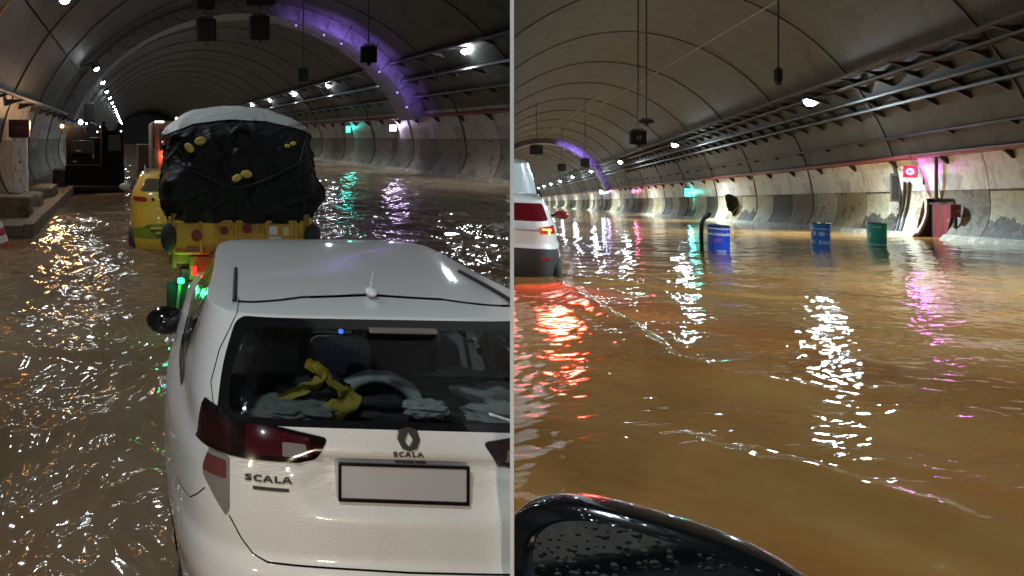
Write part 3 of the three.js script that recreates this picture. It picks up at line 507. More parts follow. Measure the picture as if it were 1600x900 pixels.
{ // white hatchback in the foreground
  const car = thing('hatchback_car', 'white hatchback with SCALA badges seen from behind in the foreground', 'car', [0.962, 0, -2.17], -0.062);
  const rows = [[-0.12, 0.80, 0.12, 3.9, 5], [0.15, 0.835, 0.04, 3.98, 5], [0.4, 0.86, 0.0, 4.02, 5], [0.56, 0.872, -0.01, 4.02, 5.6], [0.64, 0.874, 0.0, 4.02, 5.6], [0.69, 0.874, 0.025, 4.02, 5.6], [0.8, 0.872, 0.028, 4.0, 5.8], [0.9, 0.862, 0.035, 3.9, 6], [0.96, 0.835, 0.045, 3.6, 6.4], [1.03, 0.79, 0.06, 3.1, 6.8], [1.12, 0.785, 0.095, 2.86, 6.8], [1.16, 0.78, 0.12, 2.8, 6.6], [1.3, 0.758, 0.26, 2.6, 6.2], [1.425, 0.73, 0.4, 2.35, 6.4]];
  const dent = (x, y, z) => { if (z < 0.35) { const k = sstep(0.36 - Math.abs(x) - 0.12 * (1.03 - y), 0, 0.035) * sstep(y, 0.82, 0.88) * (1 - sstep(y, 1.014, 1.026)); z += 0.028 * k; } x *= (1 - 0.05 * sstep(z, 0.45, 1.3) * clamp((y - 0.98) / 0.45, 0, 1)) * (1 + 0.1 * sstep(z, 0.25, 1.4) * (1 - sstep(y, 0.98, 1.38))); return [x, y, z]; };
    let body = planBody(rows, { rise: 0.034, centre: 0.45, flat: 3.4 }, { shape: dent, rows: 84, cols: 190 });
  const winOut = [[-0.66, 1.112], [0.66, 1.112], [0.64, 1.26], [0.58, 1.417], [-0.58, 1.417], [-0.64, 1.26]], winIn = [[-0.62, 1.135], [0.62, 1.135], [0.602, 1.26], [0.54, 1.387], [-0.54, 1.387], [-0.602, 1.26]];
  const lampL = [[-0.9, 1.005], [-0.315, 1.005], [-0.265, 1.082], [-0.5, 1.122], [-0.66, 1.145], [-0.9, 1.175]], lowL = [[-0.79, 1.0], [-0.61, 1.0], [-0.61, 0.82], [-0.622, 0.795], [-0.665, 0.85], [-0.72, 0.93]];
  const cut = (shape, z0, z1) => { const c = rearCut(shape, z0, z1); const r = inside(body, c); body = outside(body, c); return r; };
  const rearWin = cut(roundPoly(winOut, [0.03, 0.03, 0.2, 0.05, 0.05, 0.2]), -0.62), inner = rearCut(roundPoly(winIn, 0.05), -0.62);
  const glass = obj('rear_window', inside(rearWin, inner), glassMat(0.6), car);
  obj('window_border', outside(rearWin, inner), M.blackGloss, car);
  const red = lensMat(0.045, 0.004, 0.007), redDark = lensMat(0.008, 0.0025, 0.003), clear = lensMat(0.2, 0.17, 0.17);
  for (const sg of [1, -1]) {
    const f = (p) => sg > 0 ? p : flipX(p), lampPiece = cut(roundPoly(f(lampL), 0.02), -0.24, 0.2), lowPiece = cut(roundPoly(f(lowL), 0.012), -0.15, 0.2);
    const zoneR = rearCut(roundPoly(f([[-0.555, 1.02], [-0.32, 1.02], [-0.335, 1.083], [-0.55, 1.118]]), 0.008), -0.42), zoneC = rearCut(roundPoly(f([[-0.425, 1.022], [-0.335, 1.022], [-0.345, 1.062], [-0.425, 1.066]]), 0.006), -0.42), zoneO = rearCut(roundPoly(f([[-0.9, 1.02], [-0.6, 1.02], [-0.6, 1.11], [-0.9, 1.135]]), 0.008), -0.5);
    const light = obj('tail_light', pushOut(outside(outside(lampPiece, zoneR), zoneO), 0.006), redDark, car);
    obj('brake_lens', pushOut(outside(inside(lampPiece, zoneR), zoneC), 0.004), red, light);
    obj('reverse_lens', pushOut(inside(lampPiece, zoneC), 0.004), clear, light);
    obj('side_lens', pushOut(inside(lampPiece, zoneO), 0.005), lensMat(0.02, 0.003, 0.004), light);
    const zoneI = rearCut(roundPoly(f([[-0.9, 0.925], [-0.62, 0.925], [-0.62, 0.985], [-0.9, 0.985]]), 0.01), -0.42);
    obj('indicator_lens', pushOut(inside(lowPiece, zoneI), 0.006), lensMat(0.13, 0.035, 0.03), light);
    obj('lower_lens', pushOut(outside(lowPiece, zoneI), 0.004), lensMat(0.2, 0.18, 0.17), light);
  }
  // panel gaps of the tailgate and bumper
  const tail = (x, y) => { const e = dent(x, y, tailZ(rows, x, y))[2]; return -e; };
  const fit = (g, lift) => { const h = g.index ? g.toNonIndexed() : g, P = h.attributes.position; for (let i = 0; i < P.count; i++) P.setZ(i, P.getZ(i) + tail(P.getX(i), P.getY(i)) + lift); return h; };
  const gap = (pts, w = 0.0055, z0 = -0.5, z1 = 0.2) => { body = outside(body, rearCut(strip(pts, w), z0, z1)); };
  for (const sg of [-1, 1]) { gap([[sg * 0.612, 0.8], [sg * 0.57, 0.73], [sg * 0.53, 0.685], [sg * 0.48, 0.668], [0, 0.662]]); gap([[sg * 0.9, 0.74], [sg * 0.76, 0.775], [sg * 0.7, 0.86]], 0.004); gap([[sg * 0.67, 1.14], [sg * 0.682, 1.2], [sg * 0.65, 1.3], [sg * 0.57, 1.44]], 0.004, -0.7); }
  gap([[-0.57, 1.437], [-0.3, 1.447], [0, 1.45], [0.3, 1.447], [0.57, 1.437]], 0.002, -0.8);
  // side glass, doors, wheel arches
  for (const sg of [-1, 1]) {
    const glassPoly = [[0.72, 1.0], [1.0, 1.33], [1.25, 1.4], [2.1, 1.37], [2.62, 1.05], [2.3, 1.02]];
    const c = sideCut(roundPoly(glassPoly.map(([z, y]) => [z, y]), [0.03, 0.05, 0.1, 0.08, 0.03, 0.1]), sg), wnd = inside(body, c); body = outside(body, c);
    const bars = [[[0.98, 0.98], [1.1, 1.4]], [[1.68, 0.98], [1.72, 1.42]], [[0.6, 1.0], [2.75, 1.03]]].map((p) => sideCut(strip(p, 0.05), sg)); let pane = wnd; const trims = [];
    for (const b of bars) { trims.push(inside(pane, b)); pane = outside(pane, b); }
    const sw = obj('side_window', pane, glassMat(0.2), car);
    obj('window_pillar', merge(trims.map((t) => pushOut(t, 0.002))), M.blackGloss, sw);
    for (const p of [[[1.0, 0.98], [0.96, 0.75], [1.12, 0.4], [1.15, 0.12]], [[1.72, 1.0], [1.74, 0.12]], [[2.7, 1.0], [2.75, 0.12]]]) body = outside(body, sideCut(strip(p, 0.006), sg));
    for (const z of [0.72, 3.25]) body = outside(body, sideCut(new THREE.Shape().absarc(z, 0.1, 0.35, 0, Math.PI * 2), sg));
    for (const z of [1.22, 1.98]) { const w = sg * (1 + 0.1 * sstep(z, 0.25, 1.4)); obj('door_handle', merge([tube([[w * 0.84, 0.82, -z + 0.1], [w * 0.88, 0.825, -z + 0.06], [w * 0.884, 0.825, -z - 0.06], [w * 0.84, 0.82, -z - 0.1]], 0.014, 8), sph(0.018, w * 0.868, 0.795, -z + 0.05, 10)]), M.chrome, car); }
    wheel(car, sg * 0.73, 0.1, -0.72); wheel(car, sg * 0.73, 0.1, -3.25);
    // door mirror
    const mir = obj('door_mirror', new THREE.SphereGeometry(1, 28, 20).scale(0.14, 0.098, 0.09).translate(sg * 1.045, 0.87, -2.24), M.blackGloss, car);
    obj('mirror_arm', rod([sg * 0.7, 0.87, -2.28], [sg * 1.0, 0.87, -2.25], 0.04), M.black, mir);
    obj('mirror_glass', new THREE.CylinderGeometry(1, 1, 0.012, 24).rotateX(Math.PI / 2).scale(0.108, 0.068, 1).translate(sg * 1.045, 0.87, -2.182), plain(0.02, 0.022, 0.025, 0.05), mir);
    // roof rails
    { const caster = new THREE.Raycaster(), bm = new THREE.Mesh(body, M.rib); bm.updateMatrixWorld(true); const pts = [0.55, 0.62, 0.8, 1.0, 1.2].map((z) => { const x = sg * (0.6 - 0.02 * z); caster.set(V(x, 2.2, -z), V(0, -1, 0)); const h = caster.intersectObject(bm)[0]; return V(x, (h ? h.point.y : 1.45) + 0.006, -z); }); obj('roof_rail', tube(pts, 0.01, 8), M.black, car); }
  }
  // windscreen opening
  { const c = extr(roundPoly([[-0.6, 1.06], [0.6, 1.06], [0.5, 1.4], [-0.5, 1.4]], 0.05), 1.4).translate(0, 0, -3.4); obj('windscreen', inside(body, c), glassMat(0.6), car); body = outside(body, c); }
  obj('body', body, paintMat(0.68, 0.675, 0.665, 0.0008), car);
  // number plate with a blank face
  const plate = obj('number_plate', merge([rbox(0.445, 0.012, 0.014, 0, 1.018, 0, 0.004, 1), rbox(0.445, 0.014, 0.014, 0, 0.893, 0, 0.004, 1), rbox(0.012, 0.13, 0.014, -0.217, 0.955, 0, 0.004, 1), rbox(0.012, 0.13, 0.014, 0.217, 0.955, 0, 0.004, 1)]).translate(-0.012, -0.01, -0.05), M.blackGloss, car);
  obj('plate_face', rbox(0.425, 0.115, 0.008, -0.012, 0.945, -0.052, 0.003, 1), plain(0.42, 0.42, 0.45, 0.45), plate);
  // badge: a folded diamond over the name
  const di = poly([[0, 0.042], [0.038, 0.03], [0.046, 0.0], [0.03, -0.034], [0, -0.044], [-0.03, -0.034], [-0.046, 0], [-0.038, 0.03]]); di.holes.push(new THREE.Path([[0, 0.026], [0.019, -0.006], [0, -0.032], [-0.019, -0.006]].map((p) => new THREE.Vector2(...p))));
  const badge = obj('emblem', fit(extr(di, 0.005, 0.002).scale(0.82, 0.8, 1).translate(0.012, 1.09, 0), 0.004), M.badge, car);
  obj('name_badge', fit(text('SCALA', 0.0145, 0.004, 1.75).translate(0.008, 1.034, 0), 0.002), M.badge, car);
  obj('model_badge', fit(merge([text('SCALA', 0.02, 0.004, 2.0).translate(-0.475, 0.937, 0), new THREE.BoxGeometry(0.125, 0.01, 0.004, 14, 1, 1).translate(-0.467, 0.914, 0)]), 0.002), plain(0.1, 0.1, 0.1, 0.3, { metalness: 0.6 }), car);
  // aerial, wiper, high brake light, spoiler lip
  obj('aerial', merge([new THREE.SphereGeometry(0.032, 14, 10).scale(0.8, 0.6, 1.5).translate(0.0, 1.472, -0.62), tube([[0.0, 1.48, -0.62], [0.0, 1.52, -0.61], [0.0, 1.575, -0.57]], 0.003, 6)]), M.white, car);
  obj('high_brake_light', rbox(0.26, 0.018, 0.03, 0.06, 1.392, -0.33, 0.006), plain(0.16, 0.14, 0.13, 0.25), car);
  obj('rear_wiper', rod([0.3, 1.168, tail(0.3, 1.168) + 0.012], [0.4, 1.142, tail(0.4, 1.142) + 0.012], 0.005, 6), M.white, car);
  // inside
  const trim = plain(0.035, 0.035, 0.037, 0.8), seatMat = plain(0.34, 0.36, 0.35, 0.85, { bumpMap: rep(T.cloth, 3), bumpScale: 0.01 });
  obj('interior_trim', merge([box(1.45, 0.03, 3.2, 0, 0.42, -1.85), rbox(1.2, 0.04, 0.5, 0, 0.92, -0.45, 0.02), box(1.3, 0.7, 0.03, 0, 0.75, -0.64), box(1.3, 0.25, 0.35, 0, 0.92, -2.75)]), trim, car);
  for (const x of [-0.36, 0.38]) { const seat = obj('front_seat', merge([rbox(0.5, 0.72, 0.16, x, 0.85, -1.75, 0.07, 3), rbox(0.28, 0.2, 0.1, x, 1.3, -1.74, 0.05, 3)]), x < 0 ? seatMat : trim, car); }
  obj('rear_seat', merge([rbox(1.2, 0.55, 0.14, 0, 0.75, -0.78, 0.06, 3)]), trim, car);
  const hr = obj('headrest', rbox(0.28, 0.24, 0.1, -0.105, 1.11, -0.78, 0.05, 3), seatMat, car); obj('headrest_hole', new THREE.SphereGeometry(0.045, 14, 10).scale(1, 0.8, 0.5).translate(-0.04, 1.09, -0.725), trim, hr);
  const led = obj('blue_light', sph(0.011, -0.131, 1.305, -0.6, 10), glow(0.05, 0.15, 1.0, 2.5), car);
  const L = new THREE.PointLight(C(0.1, 0.2, 1), 0.002, 0, 2); L.position.set(-0.131, 1.305, -0.58); L.name = 'blue_glow'; car.add(L);
  // the sides run a little to the right of square to the tail
  { const lean = new THREE.Matrix4().set(1, 0, -0.095, 0, 0, 1, 0, 0, 0, 0, 1, 0, 0, 0, 0, 1), done = new Set(); car.traverse((o) => { if (o.isMesh && !done.has(o.geometry)) { o.geometry = o.geometry.clone().applyMatrix4(lean); done.add(o.geometry); } }); }
  clipThing(car, -1);
  // loose things behind the rear window
  const wrinkled = (g, k, f = 9) => { const h = mergeVertices((g.deleteAttribute('normal'), g.deleteAttribute('uv'), g)); const P = h.attributes.position; for (let i = 0; i < P.count; i++) { const x = P.getX(i), y = P.getY(i), z = P.getZ(i); P.setXYZ(i, x + k * n3(x * f, y * f, z * f), y + k * n3(x * f + 5, y * f, z * f), z + k * n3(x * f, y * f + 5, z * f)); } h.computeVertexNormals(); return h; };
  const lump = (w, h, d, k = 0.16) => { const g = new THREE.SphereGeometry(1, 56, 40), P = g.attributes.position, a = rnd() * 20; for (let i = 0; i < P.count; i++) { let v = V(P.getX(i), P.getY(i), P.getZ(i)); const q = Math.pow(Math.pow(Math.abs(v.x), 3) + Math.pow(Math.abs(v.y), 3) + Math.pow(Math.abs(v.z), 3), 1 / 3), f = 1 / q * (1 + k * n3(v.x * 1.6 + a, v.y * 1.6, v.z * 1.6) + k * 0.9 * (0.5 - Math.abs(n3(v.x * 3 + a, v.y * 3, v.z * 3))) + k * 0.4 * (0.5 - Math.abs(n3(v.x * 7, v.y * 7 + a, v.z * 7)))); P.setXYZ(i, v.x * f * w / 2, v.y * f * h / 2, v.z * f * d / 2); } g.computeVertexNormals(); return g; };
  const put = (name, label, cat, mk, mat, px, py, s, extra) => { const p = at(px, py, s), t = thing(name, label, cat, p.toArray()); obj(mk.part, mk.geo, mat, t); extra?.(t); return clipThing(t, -1); };
  const yellow = plain(0.5, 0.4, 0.05, 0.6), pale = plain(0.5, 0.55, 0.52, 0.8), dark = plain(0.02, 0.02, 0.022, 0.7);
  const band = (pts, w, th = 0.012) => { const c = new THREE.CatmullRomCurve3(pts.map((p) => V(...p))); return wrinkled(grid(26, 6, (i, j) => { const p = c.getPoint(i), d = c.getTangent(i); const nx = -d.y, ny = d.x; return [p.x + nx * (j - 0.5) * w, p.y + ny * (j - 0.5) * w, p.z + th * Math.sin(j * 6 + i * 9)]; }), 0.008, 14); };
  put('yellow_bag', 'crumpled yellow and black carrier bag behind the rear window', 'bag', { part: 'bag_body', geo: lump(0.22, 0.17, 0.12) }, dark, 504, 618, 2.72, (t) => {
    obj('yellow_flap', band([[-0.12, -0.07, 0.08], [-0.03, -0.045, 0.09], [0.06, -0.01, 0.09], [0.1, 0.05, 0.08]], 0.085), yellow, t);
    obj('handle', band([[-0.19, 0.0, 0.05], [-0.12, 0.05, 0.06], [-0.04, 0.08, 0.07], [-0.02, 0.12, 0.06], [-0.08, 0.16, 0.05]], 0.05), yellow, t);
    obj('strap', band([[-0.05, 0.16, 0.06], [0.0, 0.1, 0.07], [0.05, 0.05, 0.075], [0.09, 0.0, 0.07]], 0.04), yellow, t);
    obj('tassel', wrinkled(new RoundedBoxGeometry(0.055, 0.08, 0.03, 4, 0.012).translate(-0.2, -0.04, 0.05), 0.01), plain(0.5, 0.45, 0.12, 0.6), t); });
  put('pale_jacket', 'pale grey jacket sleeve draped beside the yellow bag', 'jacket', { part: 'sleeve', geo: wrinkled(tube([[-0.17, 0.0, 0], [-0.08, 0.045, 0.01], [0.02, 0.045, 0.02], [0.1, -0.01, 0.03], [0.15, -0.1, 0.05]], 0.03, 10), 0.008) }, pale, 600, 605, 2.75);
  put('dark_bag', 'dark soft holdall lying behind the pale jacket', 'bag', { part: 'bag_body', geo: lump(0.52, 0.19, 0.2, 0.22) }, plain(0.045, 0.045, 0.05, 0.7), 640, 628, 2.84);
  put('white_cloth', 'pale rumpled cloth heaped at the right of the rear shelf', 'cloth', { part: 'cloth_heap', geo: lump(0.44, 0.2, 0.2, 0.3) }, pale, 760, 622, 2.82);
  put('folded_paper', 'small pale folded paper on the rear shelf', 'paper', { part: 'paper_sheet', geo: lump(0.16, 0.06, 0.07, 0.2) }, pale, 665, 638, 2.66);
  put('grey_cushion', 'grey mottled cloth under the yellow bag', 'cushion', { part: 'cushion_body', geo: lump(0.3, 0.08, 0.16, 0.25) }, plain(0.25, 0.28, 0.26, 0.8), 450, 640, 2.66);
}

{ // yellow goods truck under a tarpaulin
  const X = 1.235, S = 7.05, t = thing('goods_truck', 'yellow goods truck with panelled tailgate ahead of the white hatchback', 'truck', [X, 0, -S], -0.055);
  const ty = plain(0.55, 0.32, 0.025, 0.45, { map: rep(T.grime, 0.7) }), tyD = plain(0.26, 0.14, 0.014, 0.5, { map: rep(T.grime, 0.7) }), edge = plain(0.16, 0.06, 0.03, 0.6);
  obj('load_bed', rbox(1.56, 0.5, 2.6, 0, 0.98, -1.33, 0.02), tyD, t);
  obj('tailgate', rbox(1.56, 0.42, 0.05, 0, 1.05, 0.0, 0.015), ty, t);
  const pan = (x, y, w, h) => { const p = obj('panel', merge([rbox(w, 0.03, 0.035, x, y + h / 2, 0.03, 0.01, 1), rbox(w, 0.03, 0.035, x, y - h / 2, 0.03, 0.01, 1), rbox(0.03, h, 0.035, x - w / 2, y, 0.03, 0.01, 1), rbox(0.03, h, 0.035, x + w / 2, y, 0.03, 0.01, 1)]), ty, t); obj('panel_seam', box(w - 0.05, h - 0.05, 0.006, x, y, 0.027), plain(0.45, 0.25, 0.02, 0.5), p); };
  pan(-0.57, 1.04, 0.3, 0.34); pan(-0.17, 1.05, 0.17, 0.33); pan(0.07, 1.05, 0.22, 0.33); pan(0.45, 1.05, 0.32, 0.33);
  for (const [x, y, r] of [[-0.47, 1.06, 0.06], [-0.17, 1.12, 0.045], [0.08, 1.14, 0.05], [0.08, 0.95, 0.05]]) obj('reflector', merge([new THREE.CylinderGeometry(r, r, 0.03, 20).rotateX(Math.PI / 2).translate(x, y, 0.05)]), plain(0.16, 0.006, 0.008, 0.5), t);
  for (const [x, y, w, h] of [[0.36, 1.12, 0.09, 0.09], [0.38, 1.01, 0.14, 0.09], [0.5, 1.11, 0.06, 0.09], [0.5, 1.0, 0.05, 0.07]]) obj('sticker', rbox(w, h, 0.004, x, y, 0.036, 0.002, 1), w > 0.08 ? plain(0.6, 0.6, 0.55, 0.5) : plain(0.62, 0.5, 0.2, 0.5), t);
  obj('plate_slot', rbox(0.2, 0.06, 0.01, -0.48, 0.9, 0.035, 0.004, 1), edge, t);
  for (const sg of [-1, 1]) { obj('rubber_flap', new THREE.SphereGeometry(1, 18, 14).scale(0.09, 0.16, 0.06).translate(sg * 0.78, 1.04, 0.06), M.rubber, t); obj('corner_post', rbox(0.06, 0.6, 0.07, sg * 0.72, 1.0, -0.0, 0.01, 1), tyD, t); obj('hinge', rbox(0.05, 0.1, 0.06, sg * 0.3, 0.83, 0.04, 0.01, 1), edge, t); }
  obj('chassis', merge([rbox(1.3, 0.14, 0.12, 0, 0.62, -0.05, 0.02), box(0.1, 0.14, 3, -0.4, 0.6, -1.5), box(0.1, 0.14, 3, 0.4, 0.6, -1.5)]), M.darkSteel, t);
  obj('under_panel', rbox(1.2, 0.26, 0.03, 0.05, 0.7, 0.02, 0.01, 1), tyD, t);
  for (const sg of [-1, 1]) obj('mud_flap', rbox(0.28, 0.5, 0.03, sg * 0.66, 0.3, 0.02, 0.01, 1), M.rubber, t);
  for (const sg of [-1, 1]) wheel(t, sg * 0.62, 0.12, -0.55, 0.34, 0.2);
  obj('cab', rbox(1.5, 1.5, 1.3, 0, 1.15, -3.4, 0.12, 3), tyD, t);
  // lit markers
  const gl = obj('green_light', rbox(0.075, 0.065, 0.05, -0.645, 0.57, 0.09, 0.02), glow(0.02, 1.0, 0.25, 4), t); obj('light_stalk', rod([-0.655, 0.55, 0.06], [-0.69, 0.2, 0.06], 0.02, 6), plain(0.1, 0.3, 0.12, 0.3), t);
  const L = new THREE.PointLight(C(0.03, 1.0, 0.25), 0.3, 0, 2); L.position.set(-0.645, 0.57, 0.14); L.castShadow = true; L.name = 'green_glow'; t.add(L);
  const rl = obj('red_light', rbox(0.06, 0.1, 0.04, -0.5, 0.68, 0.08, 0.012), glow(1.0, 0.03, 0.02, 1.4), t);
  const L2 = new THREE.PointLight(C(1, 0.03, 0.02), 0.08, 0, 2); L2.position.set(-0.5, 0.68, 0.14); L2.name = 'red_glow'; t.add(L2);
  // the tarpaulin over its load
  const tarp = thing('tarpaulin', 'black tarpaulin tied over the load of the yellow truck', 'tarpaulin', [X, 0, -S], -0.055);
  const crease = (a, b, c, f) => { const q = 1 - Math.abs(n3(a * f, b * f, c * f)) * 2; return q > 0 ? q * q : 0; };
  const fold = (x, y, z) => { const wing = 0.1 * Math.exp(-(((y - 1.5) / 0.16) ** 2)) * sstep(x, 0.5, 0.85) * sstep(0.7 - z, 0, 0.5), cr = 0.05 * crease(x * 1.2 + 3, y * 0.7 + x * 0.5, z, 1.5) + 0.035 * crease(x - y * 0.8, y * 0.5, z + 4, 2.6) + 0.016 * crease(x * 1.5, y + x, z, 5); return [x + wing + 0.02 * n3(x * 2.2, y * 2.5, z * 2) + 0.5 * cr * Math.sign(x) * sstep(Math.abs(x), 0.6, 0.8), y + 0.02 * n3(x * 2 + 7, y * 2, z * 1.5) * sstep(y, 1.3, 1.6) + 0.15 * cr * sstep(y, 2.2, 2.4), z + 0.02 * n3(x * 2.6 + 3, y * 2.4, z * 2) - cr * (1 - 0.7 * sstep(y, 2.2, 2.35))]; };
  const rows = [[1.2, 0.78, -0.02, 2.5, 10], [1.3, 0.82, -0.05, 2.52, 10], [1.45, 0.86, -0.08, 2.55, 9], [1.6, 0.85, -0.1, 2.55, 9], [1.75, 0.82, -0.09, 2.5, 9], [1.95, 0.805, -0.06, 2.5, 9], [2.15, 0.795, -0.02, 2.45, 9], [2.24, 0.775, 0.08, 2.4, 7]];
  const black = plain(0.006, 0.006, 0.007, 0.6, { specularIntensity: 0.45, bumpMap: rep(T.cloth, 0.8), bumpScale: 0.03 }), grey = plain(0.3, 0.3, 0.29, 0.5, { bumpMap: rep(T.cloth, 0.8), bumpScale: 0.03 });
  const whole = planBody(rows, { rise: 0.27, centre: 0.5 }, { shape: fold, cols: 240, rows: 90 });
  obj('tarp_cloth', whole, black, tarp);
  const topCut = extr(poly([[-0.95, 2.12], [-0.7, 2.2], [-0.5, 2.28], [-0.1, 2.33], [0.3, 2.31], [0.6, 2.24], [0.95, 2.12], [0.95, 3], [-0.95, 3]]), 3.4).translate(0, 0, -3);
  obj('top_sheet', pushOut(inside(whole, topCut), 0.015), grey, tarp);
  obj('rope', merge([tube([[-0.78, 1.9, 0.14], [-0.4, 1.72, 0.17], [-0.05, 1.6, 0.19], [0.4, 1.75, 0.17], [0.78, 1.95, 0.12]], 0.012, 6), tube([[-0.7, 2.1, 0.08], [-0.55, 1.75, 0.17], [-0.35, 1.3, 0.14]], 0.01, 6), tube([[0.7, 2.1, 0.08], [0.6, 1.7, 0.16], [0.7, 1.35, 0.12]], 0.01, 6)]), M.black, tarp);
  const fl = plain(0.45, 0.36, 0.06, 0.7), petal = (px, py, a, k = 1) => { const p = at(px, py, S - 0.22).sub(V(X, 0, -S)); const g = new THREE.SphereGeometry(1, 16, 10).scale(0.062 * k, 0.042 * k, 0.02).rotateZ(a).translate(p.x, p.y, p.z); obj('yellow_bow', g, fl, tarp); };
  petal(315, 220, 0.3); petal(298, 231, -0.8); petal(372, 278, 0.5, 0.9); petal(387, 272, -0.1); petal(450, 228, 0.2, 0.5); petal(459, 224, 0.2, 0.5);
  { const p = at(379, 214, S - 0.2).sub(V(X, 0, -S)); obj('tarp_pocket', merge([new THREE.TorusGeometry(0.1, 0.03, 8, 18, Math.PI).translate(p.x, p.y, p.z), new THREE.SphereGeometry(0.08, 12, 10).scale(1, 1.3, 0.5).translate(p.x, p.y - 0.03, p.z)]), black, tarp); }
}

{ // yellow car ahead on the left
  const S = 12.0, car = thing('yellow_car', 'yellow car with green lower bumper left of the tarpaulin truck', 'car', [0.83, 0, -S], -0.03);
  const rows = [[-0.12, 0.74, 0.1, 3.6, 5], [0.2, 0.8, 0.0, 3.7, 4.6], [0.5, 0.82, -0.02, 3.7, 4.4], [0.8, 0.82, 0.03, 3.6, 4.4], [1.0, 0.79, 0.06, 2.9, 4.6], [1.1, 0.74, 0.1, 2.6, 4.6], [1.3, 0.64, 0.24, 2.3, 4.6], [1.4, 0.58, 0.34, 2.0, 4.6]];
  let body = planBody(rows, { rise: 0.1, centre: 0.42 }, { cols: 110, rows: 46 });
  const cut = (shape, z0 = -0.5) => { const c = rearCut(shape, z0), r = inside(body, c); body = outside(body, c); return r; };
  obj('rear_window', cut(roundPoly([[-0.6, 1.1], [0.6, 1.1], [0.48, 1.34], [-0.48, 1.34]], 0.05)), plain(0.09, 0.08, 0.06, 0.08), car);
  for (const sg of [1, -1]) { const f = (p) => sg > 0 ? p : flipX(p); obj('tail_light', pushOut(cut(roundPoly(f([[-0.72, 0.92], [-0.47, 0.92], [-0.45, 0.96], [-0.5, 1.0], [-0.72, 1.0]]), 0.02), -0.35), 0.01), lensMat(0.3, 0.02, 0.015), car); }
  obj('bumper', cut(roundPoly([[-0.95, 0.22], [0.95, 0.22], [0.95, 0.52], [0.7, 0.52], [-0.4, 0.5], [-0.6, 0.42], [-0.95, 0.36]], 0.03), -0.6), plain(0.2, 0.26, 0.03, 0.5, { map: rep(T.grime, 0.6) }), car);
  obj('reflector_strip', rbox(0.3, 0.05, 0.01, -0.25, 0.43, 0.035, 0.004, 1), plain(0.45, 0.5, 0.08, 0.4), car); obj('reflector_strip', rbox(0.28, 0.05, 0.01, -0.15, 0.34, 0.035, 0.004, 1), plain(0.45, 0.5, 0.08, 0.4), car);
  obj('number_plate', rbox(0.4, 0.1, 0.012, 0, 0.72, -0.02, 0.004, 1), plain(0.5, 0.48, 0.4, 0.5), car); obj('door_catch', sph(0.03, -0.35, 0.96, -0.055), M.black, car);
  { const c = sideCut(roundPoly([[0.6, 1.02], [0.85, 1.3], [1.8, 1.32], [2.4, 1.05]], 0.05), -1), w = inside(body, c); body = outside(body, c); obj('side_window', w, plain(0.02, 0.02, 0.02, 0.1), car); }
  obj('body', body, paintMat(0.62, 0.4, 0.03, 0.001), car);
  for (const sg of [-1, 1]) { wheel(car, sg * 0.72, 0.08, -0.65); const m = obj('door_mirror', new THREE.SphereGeometry(1, 16, 12).scale(0.13, 0.08, 0.07).translate(sg * 0.93, 1.06, -1.85), plain(0.4, 0.38, 0.34, 0.4), car); obj('mirror_arm', rod([sg * 0.7, 1.02, -1.9], [sg * 0.86, 1.04, -1.87], 0.03, 6), M.black, m); }
  obj('roof_rack', merge([tube([[-0.5, 1.46, -0.5], [-0.5, 1.53, -0.6], [-0.5, 1.53, -1.6]], 0.015, 6), tube([[0.5, 1.46, -0.5], [0.5, 1.53, -0.6], [0.5, 1.53, -1.6]], 0.015, 6), rod([-0.5, 1.5, -0.62], [0.5, 1.5, -0.62], 0.014, 6)]), M.steel, car);
}

